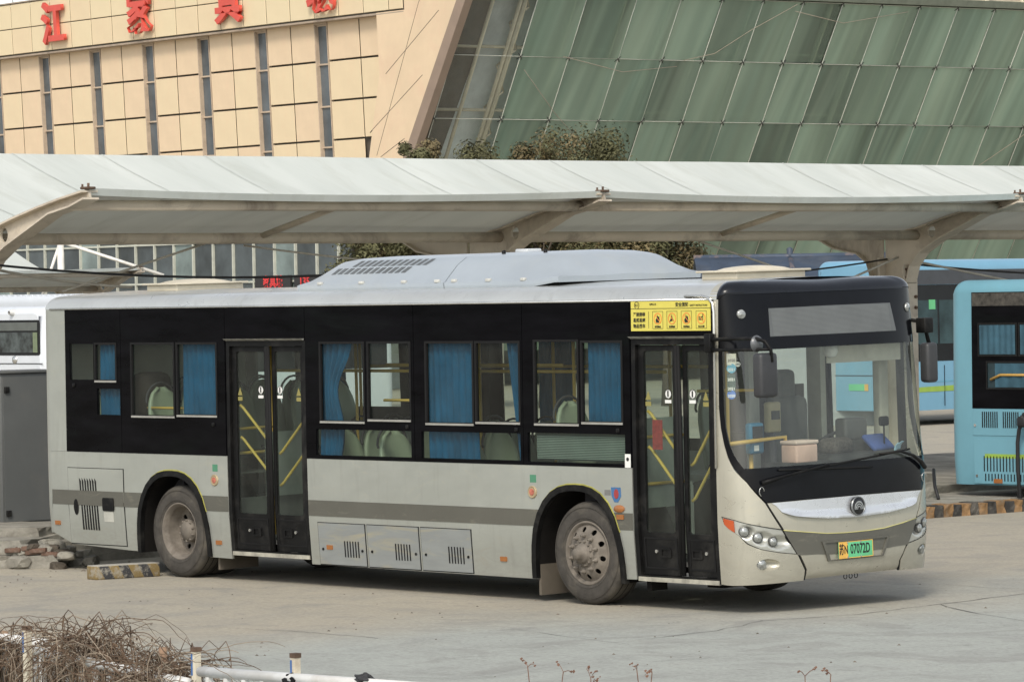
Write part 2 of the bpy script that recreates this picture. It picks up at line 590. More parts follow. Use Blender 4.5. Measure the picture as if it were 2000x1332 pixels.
# slanted fin with its diagonal joints
fin = MB()
patch(fin, [(-9.55, 4.3), (uE(4.3) + .15, 4.3), (uE(16) + .15, 16), (-14.3, 16), (-12.74, 13.1), (-12.74, 11.33), (-11.27, 11.33), (-11.27, 9.5), (-10.3, 6.5)],
      lambda u, z, o: fz(u, z, o), step=1.0, thick=.35, off=.33)
fin.build('fin_wall', M_CREAM2, BLD)
for a, b2 in (((-13.5, 11.5), (-10.9, 7.1)), ((-14.5, 11.2), (-11.6, 9.5)), ((-13.5, 9.37), (-10.6, 7.8)), ((-12.4, 7.55), (-11.1, 7.05)), ((-16.6, 15.2), (-13.5, 11.5))):
    j = MB()
    t = (Vector(b2) - Vector(a)).normalized(); nn = Vector((-t.y, t.x)) * .009
    j.prism([(a[0] + nn.x, a[1] + nn.y), (b2[0] + nn.x, b2[1] + nn.y), (b2[0] - nn.x, b2[1] - nn.y), (a[0] - nn.x, a[1] - nn.y)],
            lambda u, z: fz(u, z, .333), lambda u, z: fz(u, z, .31))
    j.build('joint', M_JOINT, BLD)
# brown edge of the leaning wall
be = MB()
be.prism([(uE(0) + .1, 0), (uE(0) - .36, 0), (uE(16) - .36, 16), (uE(16) + .1, 16)], lambda u, z: fz(u, z, .37), lambda u, z: (u, .10 + LE * z, z))
be.build('edge_strip', M_BROWN, BLD)
# leaning glass wall
M_GG = glass('leaning_glass_green', (.30, .42, .34), gloss=.05, rough=.05, haze=.66, haze_col=(.32, .43, .335), haze_col2=(.375, .475, .365), hs=.5, hd=2.5, lo=.8, st=(.12, 1.5, .12))
M_GGS = [M_GG, glass('leaning_glass_green_b', (.26, .38, .31), gloss=.08, rough=.04, haze=.58, haze_col=(.28, .39, .305), haze_col2=(.335, .43, .33), hs=.6, hd=2.5, lo=.6, st=(.12, 1.5, .12)),
         glass('leaning_glass_green_c', (.30, .44, .37), gloss=.06, rough=.06, haze=.62, haze_col=(.34, .465, .365), haze_col2=(.40, .51, .395), hs=.45, hd=2.5, lo=.8, st=(.12, 1.5, .12))]
M_GGD = glass('leaning_glass_dark', (.42, .52, .47), gloss=.07, rough=.04, haze=.52, haze_col=(.27, .37, .29), haze_col2=(.34, .43, .335), hs=.5, hd=2.5, lo=.62, st=(.12, 1.2, .12))
M_GG2 = glass('leaning_glass_grey', (.86, .89, .87), gloss=.10, rough=.04, haze=.10, haze_col=(.30, .33, .32))
def gw(v, z, o=0.0): return (uE(z) - o * .817, -(v - .1 * (z - 9.9)), z - o * .577)
gz = [13.4, 11.72, 9.92, 8.12, 6.35, 4.6, 2.85, 1.1]
gv = [-.35, 2.1, 3.88, 5.75] + [7.42 + 1.6 * k for k in range(14)]
for r in range(len(gz) - 1):
    if r == 0:
        continue
    for c in range(len(gv) - 1):
        p = MB()
        patch(p, [(gv[c] + .012, gz[r + 1] + .012), (gv[c + 1] - .012, gz[r + 1] + .012), (gv[c + 1] - .012, gz[r] - .012), (gv[c] + .012, gz[r] - .012)],
              lambda v, z, o, t1=pr_.uniform(-.012, .012), t2=pr_.uniform(-.012, .012), v0=gv[c], z0=gz[r]: gw(v, z, o + t1 * (v - v0) + t2 * (z - z0)), step=5, thick=0, smooth=False)
        gm = M_GG2 if c < 1 else (M_GGD if (r >= 2 and c in (4, 5, 7, 8) and (r + c) % 2 == 0) or (r == 1 and c in (5, 7)) else pr_.choice(M_GGS))
        o_ = p.build('pane', gm, BLD)
for v in gv:
    s_ = MB(); s_.tube([gw(v, 1.1, .01), gw(v + .0, 11.72, .01)], .016, 5)
    s_.build('sealant_joint', M_MULL, BLD)
for z in gz[1:-1]:
    s_ = MB(); s_.tube([gw(-.35, z, .01), gw(28, z, .01)], .013, 5)
    s_.build('sealant_joint', M_MULL, BLD)
for c, v in enumerate(gv):                                   # steel posts behind the glass
    s_ = MB(); s_.tube([gw(v - .16, 1.0, -.34), gw(v - .16, 12.2, -.34)], .1, 8)
    s_.build('steel_post', M_STEEL, BLD)
for z in gz[1:-1]:
    s_ = MB(); s_.tube([gw(-.35, z + .08, -.34), gw(28, z + .08, -.34)], .05, 6)
    s_.build('steel_rail', M_STEEL, BLD)
tr = MB()                                                     # truss seen through the clear end bay
for v in (.75, 1.75):
    tr.tube([gw(v, 1, -.3), gw(v, 12, -.3)], .06, 8)
zz = 1.0
while zz < 12:
    tr.tube([gw(1.75, zz, -.5), gw(2.05, zz + .6, -.2)], .03, 5); tr.tube([gw(2.05, zz + .6, -.2), gw(1.75, zz + 1.2, -.5)], .03, 5); zz += 1.2
tr.build('truss', M_STEEL, BLD)
for c, v in enumerate(gv[:-2]):                               # point fixings
    for z in gz[1:-1]:
        s_ = MB(); q_ = [gw(v - .1, z - .09, .0), gw(v + .1, z - .09, .0), gw(v + .1, z + .09, .0), gw(v - .1, z + .09, .0)]
        s_.tube([q_[0], gw(v, z, .03), q_[2]], .014, 5); s_.tube([q_[1], gw(v, z, .03), q_[3]], .014, 5)
        s_.build('glass_fixing', pm('dark_steel', (.05, .05, .045), .5), BLD)
bk = MB(); bk.prism([(uE(0) + .95, 0), (uE(0) + .9, 0), (uE(13) + .9, 12.9), (uE(13) + .95, 12.9)], lambda u, z: (u, LE * z - .13, z), lambda u, z: (u, -3.4 + .1 * (z - 9.9), z)); bk.build('inner_wall', pm('inner_wall_brightened', (.60, .64, .64), .9, var=.35, scale=.4), BLD)  # added panel, pale to brighten the clear end bay where little light enters
bk = MB()
bk.prism([(uE(0) + 3.2, 0), (uE(0) + 3.0, 0), (uE(13) + 3.0, 12.9), (uE(13) + 3.2, 12.9)], lambda u, z: (u, -.2, z), lambda u, z: (u, -32, z))
bk.build('inner_wall', pm('inner_wall_grey', (.11, .12, .11), .9, var=.6, scale=.25), BLD)
tp = MB()
tp.prism([(uE(11.8) - .1, 11.75), (uE(11.95) - .1, 11.95), (uE(11.95) + 4, 11.95), (uE(11.8) + 4, 11.75)], lambda u, z: (u, 0, z), lambda u, z: (u, -32, z))
tp.build('roof_edge', pm('roof_edge_green', (.17, .19, .15), .6), BLD)
tp = MB()
for k in range(20):
    tp.box(uE(12) + 1.0, uE(12) + 1.15, -9.5 - k * 1.1 - 1.05, -9.5 - k * 1.1, 11.96, 13.6)
tp.build('rooftop_wall', pm('rooftop_pink', (.46, .33, .25), .7, var=.2, scale=1.2), BLD)
for pts in ([(2.3, 9.6), (3.9, 8.4), (5.6, 7.3), (7, 6.6)], [(8.2, 9.98), (9.3, 10.2), (10.4, 10.9), (11.9, 11.7)], [(3.6, 10.0), (6, 9.6), (8.0, 9.8)], [(11.9, 11.5), (14, 11.2), (16.5, 11.6)], [(21.5, 6.6), (23, 7.6), (25, 9)]):
    s_ = MB(); s_.tube([gw(v, z, .12) for v, z in pts], .011, 5)
    s_.build('hanging_cable', pm('cable_beige', (.30, .26, .20), .7), BLD)
# rooftop lettering (only the characters in view)
for ch, uc in (('江', 7.62), ('家', 2.05), ('具', -3.35), ('城', -8.6)):
    text_obj(ch, 1.46, M_REDL, frameM(fz(uc, 12.14, .50), (-1, 0, 0), (0, LE, 1)), BLD, 'letter', bold=.045, ext=.06, sx=1.02)
# roof rail against the sky at the far left
s_ = MB()
for z in (13.45, 13.8):
    s_.tube([fz(13.5, z, .1), fz(5, z, .1)], .02, 5)
for k in range(8):
    s_.tube([fz(13.3 - k * 1.15, 13.1, .1), fz(13.3 - k * 1.15, 13.8, .1)], .018, 5)
s_.build('roof_rail', pm('rail_grey', (.5, .52, .52), .4), BLD)
# ground floor shop windows
uu = 13.3; k = 0
SW = 1.2
while uu > -9.0:
    nx = uu - SW
    zr = [5.2, 4.7, 3.42, 2.2, .5]
    for a, b2 in zip(zr, zr[1:]):
        p = MB(); p.box(max(nx, -9.2) + .03, uu - .03, .28, .30, b2 + .03, a - .03)
        p.build('shop_pane', M_SHOP if (k * 7) % 5 else pm('shop_glass_pale', (.20, .25, .24), .1, var=.5, scale=.4), BLD)
    m_ = MB(); m_.box(nx - .03, nx + .03, .30, .38, .3, 5.2)
    m_.build('mullion', M_MULL, BLD)
    uu = nx; k += 1
for z in (.4, 2.2, 3.42, 4.7):
    m_ = MB(); m_.box(-9.2, 13.5, .30, .365, z - .03, z + .03)
    m_.build('transom', M_MULL, BLD)
m_ = MB(); m_.box(-9.4, 13.5, -.12, .42, 5.1, 5.24); m_.build('lintel', M_CREAM2, BLD)
m_ = MB(); m_.box(-9.2, 13.5, -.5, .20, 0, 5.1); m_.build('shop_back', pm('shop_dark', (.02, .022, .024), .8), BLD)
sg = MB(); sg.box(-5.75, -3.7, .39, .45, 3.18, 3.60); sg.build('sign_board', pm('sign_black', (.02, .018, .018), .5), BLD)
sg = MB(); sg.box(-8.2, -5.95, .39, .45, 3.18, 3.60); sg.build('sign_board', pm('sign_black', (.02, .018, .018), .5), BLD)
M_LED = pm('red_led', (.5, .03, .03), .5, emit=(.9, .05, .05, .12))
text_obj('家具城', .40, M_LED, frameM((-4.75, .46, 3.38), (-1, 0, 0), (0, 0, 1)), BLD, 'led_lettering', bold=.012, sx=.95)
text_obj('135', .40, M_LED, frameM((-6.55, .46, 3.38), (-1, 0, 0), (0, 0, 1)), BLD, 'led_lettering', bold=.012)

# ================================================================== gull-wing parking canopies
def membrane_mat():
    m, n, l, b = _nodes('white_membrane')
    f = noise(n, l, .5, 5, .6, stretch=(.5, 2.5, 1)); f2 = noise(n, l, 1.1, 6, .7, stretch=(.3, 1.8, 1), dist=.6)
    c = mixc(n, l, ramp(n, l, f, .3, .7), (.52, .55, .51), (.62, .645, .60))
    c = mixc(n, l, ramp(n, l, f2, .5, .72, 0, .6), c, (.44, .455, .40))
    l.new(c, b.inputs['Base Color']); b.inputs['Roughness'].default_value = .75; b.inputs['Specular IOR Level'].default_value = .3
    t = n.new('ShaderNodeBsdfTranslucent'); t.inputs[0].default_value = (.62, .60, .52, 1)
    mx = n.new('ShaderNodeMixShader'); mx.inputs[0].default_value = .10
    l.new(b.outputs[0], mx.inputs[1]); l.new(t.outputs[0], mx.inputs[2]); l.new(mx.outputs[0], n['Material Output'].inputs[0])
    return m
M_MEMB = membrane_mat()
M_CST = pm('canopy_steel', (.52, .455, .36), .55, var=.12, scale=1.5, dirt=(.17, .13, .10), dirt_amt=.9, bmp=.1)
M_RUST = pm('rust', (.10, .062, .04), .9, var=.4, scale=8, bmp=.3)
def canopy(loc, label, n_arm, L=7.724, sc=1.0, fine=True, group='parking canopies'):
    """columns at x = 0; the front wing rises towards +x, the back wing towards -x; arms stand L apart along y"""
    R = thing('parking_canopy', label, 'canopy', loc, (0, 0, 0), group)
    R.scale = (sc, sc, sc)
    TX, BX = 2.25, -3.6
    top = lambda x: 3.66 + (.21 * x - .0 * x * x) if x >= 0 else 3.66 - .02 * x + .085 * x * x
    def topz(x):
        if x >= 0:
            return 3.60 + .30 * x * (1 - .11 * x)
        return 3.60 + (.16 * -x) + .044 * x * x
    n = n_arm
    # arm profile (front): upper edge then lower edge
    up = [(x, topz(x) - .02) for x in (-.25, .4, .9, 1.4, 1.8, TX)]
    lo = [(TX + .02, topz(TX) - .10), (2.0, topz(2.0) - .14), (1.6, 3.86), (1.15, 3.68), (.75, 3.52), (.45, 3.36), (.28, 3.18), (.2, 2.95), (-.25, 2.95)]
    bup = [(-.3, topz(-.3) - .02), (-1.2, topz(-1.2) - .02), (-2.4, topz(-2.4) - .02), (BX, topz(BX) - .02)]
    blo = [(BX, topz(BX) - .1), (-2.4, topz(-2.4) - .22), (-1.2, 3.46), (-.75, 3.38), (-.55, 3.25), (-.48, 3.05), (-.3, 3.02)]
    for k in range(n):
        y = k * L
        c = MB()
        c.box(.16, .20, y - .14, y + .14, 0.1, 3.2); c.box(-.29, -.25, y - .14, y + .14, 0.1, 3.3)
        c.box(-.25, .16, y - .012, y + .012, 0.1, 3.3)
        c.box(-.42, .36, y - .25, y + .25, 0.02, .1)
        c.build('column', M_CST, R)
        a = MB()
        hole = ell(.62, 3.645, .075, .085, 14)
        patch(a, up + lo, lambda x, z, o: (x, y + o, z), holes=[hole], step=.35, thick=.03, off=.015, smooth=False)
        for pts in (up, lo):
            for p, q in zip(pts, pts[1:]):
                P, Q = Vector((p[0], 0, p[1])), Vector((q[0], 0, q[1]))
                t = (Q - P).normalized(); nn = Vector((-t.z, 0, t.x)) * .011
                a.add([(P + nn + Vector((0, y - .11, 0))), (Q + nn + Vector((0, y - .11, 0))), (Q + nn + Vector((0, y + .11, 0))), (P + nn + Vector((0, y + .11, 0))),
                       (P - nn + Vector((0, y - .11, 0))), (Q - nn + Vector((0, y - .11, 0))), (Q - nn + Vector((0, y + .11, 0))), (P - nn + Vector((0, y + .11, 0)))],
                      [(0, 1, 2, 3), (7, 6, 5, 4), (0, 4, 5, 1), (2, 6, 7, 3), (0, 3, 7, 4), (1, 5, 6, 2)])
        a.build('arm', M_CST, R)
        b_ = MB()
        patch(b_, bup + blo[::1], lambda x, z, o: (x, y + o, z), step=.5, thick=.03, off=.015, smooth=False)
        for p, q in zip(blo, blo[1:]):
            P, Q = Vector((p[0], 0, p[1])), Vector((q[0], 0, q[1]))
            b_.add([P + Vector((0, y - .1, 0)), Q + Vector((0, y - .1, 0)), Q + Vector((0, y + .1, 0)), P + Vector((0, y + .1, 0)),
                    P + Vector((0, y - .1, -.02)), Q + Vector((0, y - .1, -.02)), Q + Vector((0, y + .1, -.02)), P + Vector((0, y + .1, -.02))],
                   [(0, 1, 2, 3), (7, 6, 5, 4), (0, 4, 5, 1), (2, 6, 7, 3), (0, 3, 7, 4), (1, 5, 6, 2)])
        b_.build('arm', M_CST, R)
        t = MB()
        t.bbox(TX - .10, TX + .04, y - .06, y + .06, topz(TX) + .0, topz(TX) + .03, .01)
        t.tube([(TX - .02, y, topz(TX)), (TX - .02, y, topz(TX) + .07)], .014, 8); t.tube([(TX - .09, y - .03, topz(TX)), (TX - .09, y - .03, topz(TX) + .06)], .012, 8)
        t.build('tip_clamp', M_RUST, R)
        if fine:
            bl = MB()
            for z in (2.6, 2.75, 3.02, 3.13):
                for dx in (.24,):
                    bl.disc((.2, y - .09, z), .022, (1, 0, 0), 8, .03); bl.disc((.2, y + .09, z), .022, (1, 0, 0), 8, .03)
            bl.build('bolt', M_RUST, R)
    Y1 = (n - 1) * L
    for x, z, r in ((1.86, topz(1.86) - .10, .06), (.35, 3.60, .066), (-2.6, topz(-2.6) - .1, .06)):
        for k in range(n - 1):
            m = MB(); m.tube([(x, k * L + .03, z), (x, (k + 1) * L - .03, z)], r, 12)
            m.build('tube', M_CST, R)
    for k in range(n - 1):
        m = MB(); m.tube([(.35, (k + .5) * L, 3.62), (1.86, (k + .5) * L, topz(1.86) - .10)], .038, 8)
        m.build('strut', M_CST, R)
        # membrane: front wing and back wing, edges drawn in between the arms
        for sgn in (1, -1):
            rows = []
            NX, NY = 10, 28
            for i in range(NX + 1):
                row = []
                for j in range(NY + 1):
                    f = j / NY; sag = 4 * f * (1 - f)
                    e = TX if sgn > 0 else -BX
                    x = (e - (.10 if sgn > 0 else .02) * sag * (i / NX) ** 2) * (i / NX)
                    z = topz(sgn * x) - (.045 if sgn > 0 else .0) * sag * (i / NX) + (.05 * sag * (1 - i / NX))
                    if sgn < 0:
                        z += .06 * math.sin(f * PI) * math.sin(i / NX * PI)
                    row.append((sgn * x, (k + f) * L, z + .012))
                rows.append(row)
            m = MB(); m.grid(rows)
            m.build('membrane', M_MEMB, R)
            if sgn > 0:
                h = MB()                                   # hanging hem along the front edge
                h.grid([[(p[0] + .004, p[1], p[2] + .004) for p in rows[-1]], [(p[0] - .03, p[1], p[2] - .075) for p in rows[-1]]])
                h.build('hem', M_MEMB, R)
            for q in range(1, 5):                           # welded seams
                j0 = int(NY * q / 5)
                s_ = MB(); s_.grid([[(p[0], p[1] - .012, p[2] + .006) for p in [r[j0] for r in rows]], [(p[0], p[1] + .012, p[2] + .006) for p in [r[j0] for r in rows]]])
                s_.build('seam', pm('membrane_seam', (.50, .525, .485), .8), R)
    return R
CAN = canopy((-11.0, .79, 0), 'long white membrane canopy with curved steel arms over the bus bays', 5)
CAN2 = canopy((-55.6, 27.0, -.32), 'smaller looking white canopy in the distance behind the white coach roof', 2, L=7.724, sc=.98, fine=False)
CAN2.rotation_euler = (0, 0, 0)

# wires sagging below the canopy
def wire(name, pts, r, mat, label, cat='cable'):
    m = MB(); m.tube(pts, r, 6)
    return tag(m.build(name, mat), label, cat)
def sagline(a, b, s, n=14):
    a, b = Vector(a), Vector(b)
    return [a + (b - a) * (i / n) + Vector((0, 0, -s * 4 * (i / n) * (1 - i / n))) for i in range(n + 1)]
M_BLK = pm('black_rubber', (.012, .012, .013), .6, var=.3)
M_WIRE = pm('pale_wire', (.42, .39, .33), .6)
wire('power_cable', sagline((-10.5, -.3, 3.42), (-10.5, 8.5, 3.33), .24), .014, M_BLK, 'thick black cable sagging under the canopy left of the middle column')
wire('power_cable', sagline((-11.2, 8.6, 3.16), (-11.2, 16.2, 3.28), .18), .012, M_BLK, 'thin black cable between the two visible canopy columns')
wire('power_cable', sagline((-11.0, 16.3, 3.22), (-11.0, 24, 3.0), .1), .014, M_BLK, 'black cable running right from the right canopy column')
wire('stay_wire', sagline((-11, 2.0, 3.0), (-11, 4.1, 3.55), .0), .014, M_WIRE, 'pale stay wire rising to the lower tube at left bay')
wire('stay_wire', sagline((-11, .6, 3.36), (-11, 3.0, 3.04), .05), .016, M_WIRE, 'pale stay wire falling from the left canopy arm')
wire('stay_wire', sagline((-10.9, 16.1, 3.3), (-10.2, 13.0, 2.6), .0), .016, M_WIRE, 'pale stay wire slanting left from the right column')
wire('stay_wire', sagline((-10.9, 16.4, 3.25), (-10.4, 19.2, 2.75), .0), .016, M_WIRE, 'pale stay wire slanting right from the right column')
wire('stay_wire', sagline((-10.9, 12.2, 3.55), (-10.7, 14.2, 3.0), .0), .014, M_WIRE, 'pale stay wire above the blue shed roof')
wire('stay_wire', sagline((-10.9, 4.6, 3.52), (-10.9, 8.4, 3.2), .03), .012, M_WIRE, 'pale stay wire from tube to the middle column')

# pole and distant mast
pl_ = thing('lamp_pole', 'white pole with slanted braces standing in front of the shop windows', 'pole', (-61.2, 37.7, 0))
m = MB(); m.tube([(0, 0, 0), (0, 0, 4.6)], .09, 10); m.build('mast', pm('white_paint', (.72, .70, .64), .5), pl_)
m = MB(); m.tube([(0, 0, 4.5), (1.9, 2.0, 3.55)], .045, 6); m.build('brace', MATS['white_paint'], pl_)
m = MB(); m.tube([(0, 0, 4.5), (-.35, -.4, 3.0)], .04, 6); m.build('brace', MATS['white_paint'], pl_)
# ================================================================== the silver bus
def silver_mat(name, base, var=.07, stain=(.50, .47, .36), amt=.3, rough=.34, metal=.42):
    m, n, l, b = _nodes(name)
    f = noise(n, l, 1.1, 4, .6, stretch=(1, 1, 1.6), dist=.5)
    f2 = noise(n, l, 5.5, 6, .75, stretch=(.5, .5, 1.3), dist=1.2)
    f3 = noise(n, l, 60, 3, .6)
    c = mixc(n, l, ramp(n, l, f, .35, .65), tuple(x * (1 - var) for x in base), tuple(x * (1 + var) for x in base))
    c = mixc(n, l, ramp(n, l, f2, .56, .70, 0, amt), c, stain)
    # road dirt thickening towards the skirt
    tc = n.new('ShaderNodeTexCoord'); sx = n.new('ShaderNodeSeparateXYZ'); l.new(tc.outputs['Object'], sx.inputs[0])
    d = ramp(n, l, sx.outputs['Z'], .22, .75, .5, 0)
    ml = n.new('ShaderNodeMath'); ml.operation = 'MULTIPLY'; l.new(d, ml.inputs[0]); l.new(ramp(n, l, f2, .3, .7), ml.inputs[1])
    c = mixc(n, l, ml.outputs[0], c, (.20, .185, .155))
    l.new(c, b.inputs['Base Color'])
    b.inputs['Metallic'].default_value = metal
    fst = noise(n, l, 9, 5, .7, stretch=(1.0, 1.0, .12))
    c = mixc(n, l, ramp(n, l, fst, .55, .75, 0, .22), c, (.17, .16, .135))
    l.new(c, b.inputs['Base Color'])
    l.new(ramp(n, l, f2, .3, .7, rough - .06, rough + .16), b.inputs['Roughness'])
    b.inputs['Coat Weight'].default_value = .35
    b.inputs['Coat Roughness'].default_value = .12
    fw = noise(n, l, 1.6, 2, .5)
    bump(n, l, b, fw, .22, .03)
    MATS[name] = m
    return m
M_SILV = silver_mat('silver_paint', (.385, .40, .36))
M_FRNT = silver_mat('champagne_paint', (.47, .45, .37), stain=(.53, .48, .34), amt=.3, rough=.28, metal=.42)
M_STRIPE = silver_mat('grey_stripe', (.115, .112, .092), stain=(.36, .34, .25), amt=.25, rough=.42, metal=.3)
M_PLATE = silver_mat('bright_silver', (.68, .70, .72), stain=(.6, .6, .6), amt=.2, rough=.26, metal=.6)
M_BLACK = pm('black_gloss_panel', (.004, .004, .005), .10, var=.5, scale=2, spec=.05, dirt=(.010, .0135, .012), dirt_amt=.3, stretch=(.6, .6, 3))
M_BLACKM = pm('black_trim', (.006, .006, .006), .5, var=.4, scale=5, dirt=(.06, .057, .05), dirt_amt=.4, spec=.18)
M_GASK = pm('rubber_gasket', (.01, .01, .01), .7, spec=.2)
M_GLS = glass('window_glass', (.78, .85, .80), gloss=.045, haze=.025, haze_col=(.35, .4, .36))
M_WSG = glass('windscreen_glass', (.87, .91, .87), gloss=.06, haze=.08, haze_col=(.42, .44, .38))
M_DOORG = glass('door_glass', (.72, .82, .76), gloss=.045, haze=.06, haze_col=(.3, .34, .3))
M_YEL = pm('yellow_handrail', (.52, .34, .07), .4, var=.1)
M_CURT = pm('blue_curtain', (.006, .072, .155), .85, var=.3, scale=3, spec=.1)
M_CURTD = pm('dark_blue_curtain', (.02, .085, .17), .85, var=.2, scale=3, spec=.1)
M_SEAT = pm('seat_shell', (.235, .275, .20), .5, var=.08)
M_SEATD = pm('seat_fabric_dark', (.035, .035, .04), .8, var=.3)
M_INT = pm('interior_lining', (.38, .39, .35), .7, var=.08)
M_FLOOR = pm('interior_floor', (.10, .10, .095), .8)
M_AMB = pm('amber_lens', (.31, .12, .035), .25, var=.1, spec=.6)
M_ORNG = pm('orange_reflector', (.42, .075, .02), .2, var=.1, spec=.6)
M_LENS = pm('lamp_lens', (.36, .37, .35), .08, var=.5, scale=30, spec=.9, metal=.5)
M_CHRM = pm('lamp_chrome', (.6, .6, .57), .18, metal=.8)
M_WHITE = pm('white_label', (.74, .74, .70), .5, var=.05)
M_GREEN = pm('green_label', (.07, .22, .13), .5)
M_TYRE = pm('dusty_tyre', (.060, .055, .048), .88, var=.25, scale=6, dirt=(.14, .125, .10), dirt_amt=.6, bmp=.25, spec=.25)
M_RIM = pm('dusty_rim', (.165, .145, .12), .75, var=.25, scale=7, dirt=(.09, .075, .06), dirt_amt=.8, bmp=.15, spec=.3)
M_TXT = pm('black_print', (.012, .012, .012), .6)

PHI = 0.0139907
BUS = thing('city_bus', 'silver city bus with black window band and champagne front, parked in the foreground', 'bus', (0, 0, 0), (PHI, 0, 0))

def W_(z):
    if z < .7: return 1.25 - .026 * (.7 - z) / .42
    if z > 1.28: return 1.25 - .025 * (z - 1.28) / 1.52
    return 1.25
def ys(z): return 1.25 - W_(z)
def near(x, z, o=0.0): return (x, ys(z) - o, z)          # near (right hand) side, o = outwards
def far(x, z, o=0.0): return (x, 2.5 - ys(z) + o, z)

def arch(cx, hw, ht, zb, n=18):
    """points of a wheel arch opening from its rear foot to its front foot"""
    out = []
    for k in range(n + 1):
        t = PI - PI * k / n
        c, s = math.cos(t), math.sin(t)
        r = (abs(c) ** 2.5 + abs(s) ** 2.5) ** (-1 / 2.5)
        out.append((cx + hw * r * c, zb + (ht - zb) * r * s))
    return out
AR = arch(-6.285, .575, 1.06, .24)
AF = arch(-.10, .58, 1.06, .22)
def side_part(name, outline, mat, fn=near, holes=(), step=.25, thick=.03, off=0.0, parent=BUS):
    m = MB(); patch(m, outline, fn, holes, step, thick, off)
    return m.build(name, mat, parent)
# lower side skin: three lengths, on both sides
LOW_REAR = [(-8.43, .40), (-8.10, .29), (-7.12, .255)] + [(-6.86, .25)] + AR[:] + [(-5.71, .235), (-5.335, .23), (-5.335, 1.28), (-8.43, 1.28)]
LOW_MID = [(-4.035, .225), (-.68, .215)] + AF + [(.48, .26), (.665, .265), (.665, 1.28), (-4.035, 1.28)]
for fn, nm in ((near, 'n'), (far, 'f')):
    side_part('side_panel', LOW_REAR, M_SILV, fn)
    side_part('side_panel', LOW_MID, M_SILV, fn)
    if nm == 'f':
        side_part('side_panel', [(-5.335, .23), (-4.035, .225), (-4.035, 1.28), (-5.335, 1.28)], M_SILV, fn)
        side_part('side_panel', [(.665, .265), (1.79, .265), (1.79, 1.28), (.665, 1.28)], M_SILV, fn)
    # grey stripe, in the same lengths, a hair proud
    S0, S1 = .712, .868
    def cut(ar):
        a = [p for p in ar if S0 <= p[1] <= S1]
        return a
    la = [p for p in AR if p[0] < -6.3 and S0 < p[1] < S1]; lb = [p for p in AR if p[0] > -6.3 and S0 < p[1] < S1]
    def ax(ar, z, left):
        pts = [p for p in ar if (p[0] < (ar[0][0] + ar[-1][0]) / 2) == left]
        return min(pts, key=lambda p: abs(p[1] - z))[0]
    for x0, x1, ar, k in ((-8.42, None, AR, 0), (None, -5.337, AR, 1), (-4.033, None, AF, 2), (None, .663, AF, 3)):
        if x1 is None:
            o = [(x0, S0), (ax(ar, S0, True) - .06, S0), (ax(ar, S1, True) - .05, S1), (x0, S1)]
        else:
            o = [(ax(ar, S0, False) + .06, S0), (x1, S0), (x1, S1), (ax(ar, S1, False) + .05, S1)]
        side_part('stripe', o, M_STRIPE, fn, off=.002, thick=.004)
    for ar in (AR, AF):
        ring = [(p[0], p[1]) for p in ar]
        cx = (ar[0][0] + ar[-1][0]) / 2
        def grow(d): return [(cx + (p[0] - cx) * (1 + d / .58), p[1] + d * max(0, (p[1] - .3) / .8)) for p in ar]
        inn, outr = grow(-.005), grow(.055)
        side_part('arch_trim', outr + inn[::-1], M_BLACKM, fn, off=.022, thick=.05, step=.12)
        inn, outr = grow(.055), grow(.068)
        y0 = 3; side_part('arch_paint_line', outr[y0:-y0] + inn[y0:-y0][::-1], pm('yellow_overspray', (.36, .34, .08), .6, var=.3, scale=7), fn, off=.003, thick=.006, step=.12)
        w = MB()                                            # wheel housing
        sgn = 1 if fn is near else -1
        rows = [[fn(p[0], p[1], -.01) for p in ar], [(p[0], (ys(p[1]) + .75) if fn is near else 2.5 - .75, p[1]) for p in ar]]
        w.grid(rows); w.build('wheel_housing', pm('housing_black', (.012, .011, .010), .9, spec=.1), BUS, fix=False)
# corner post at the rear: silver, full height, turning to the rear panel
rows = []
for k in range(7):
    a = PI / 2 * k / 6
    rows.append([(-8.43 - .17 * math.sin(a) - (0.0), ys(z) + .17 * (1 - math.cos(a)), z) for z in (.40, .7, 1.0, 1.28, 1.8, 2.3, 2.8)])
rows += [[(-8.60, y, z) for z in (.40, .7, 1.0, 1.28, 1.8, 2.3, 2.8)] for y in (.6, 1.25, 1.9)]
rows += [[(r[j][0], 2.5 - r[j][1], r[j][2]) for j in range(7)] for r in rows[6::-1]]
m = MB(); m.grid(rows); m.build('rear_panel', M_SILV, BUS)
side_part('corner_post', [(-8.43, 1.282), (-8.133, 1.282), (-8.133, 2.80), (-8.43, 2.80)], M_SILV, near)
side_part('corner_post', [(-8.43, 1.282), (-8.133, 1.282), (-8.133, 2.80), (-8.43, 2.80)], M_SILV, far)

# roof with rounded shoulders
def roof_sec(x, cr=1.0):
    pts = []
    for k in range(8):
        a = PI / 2 * k / 7
        pts.append((x, .025 + .20 * (1 - math.cos(a)), 2.80 + .14 * math.sin(a)))
    for y in (.5, .9):
        pts.append((x, y, 2.94 + .035 * (1 - ((1.25 - y) / 1.02) ** 2)))
    pts.append((x, 1.25, 2.975))
    return pts + [(p[0], 2.5 - p[1], p[2]) for p in pts[-2::-1]]
m = MB()
xs_ = [-8.43 + (1.79 + 8.43) * k / 24 for k in range(25)]
rows = [roof_sec(x) for x in xs_]
endr = []
for k in range(1, 6):                                       # rounded rear end of the roof
    a = PI / 2 * k / 5
    f = 1 - .12 * (1 - math.cos(a))
    endr.append([(-8.43 - .17 * math.sin(a), 1.25 + (p[1] - 1.25) * f, 2.80 + (p[2] - 2.80) * max(0.0, math.cos(a))) for p in roof_sec(0)])
m.grid(endr[::-1] + rows)
m.build('roof', silver_mat('roof_silver', (.52, .535, .52), stain=(.44, .435, .39), amt=.25, rough=.30, metal=.5), BUS)
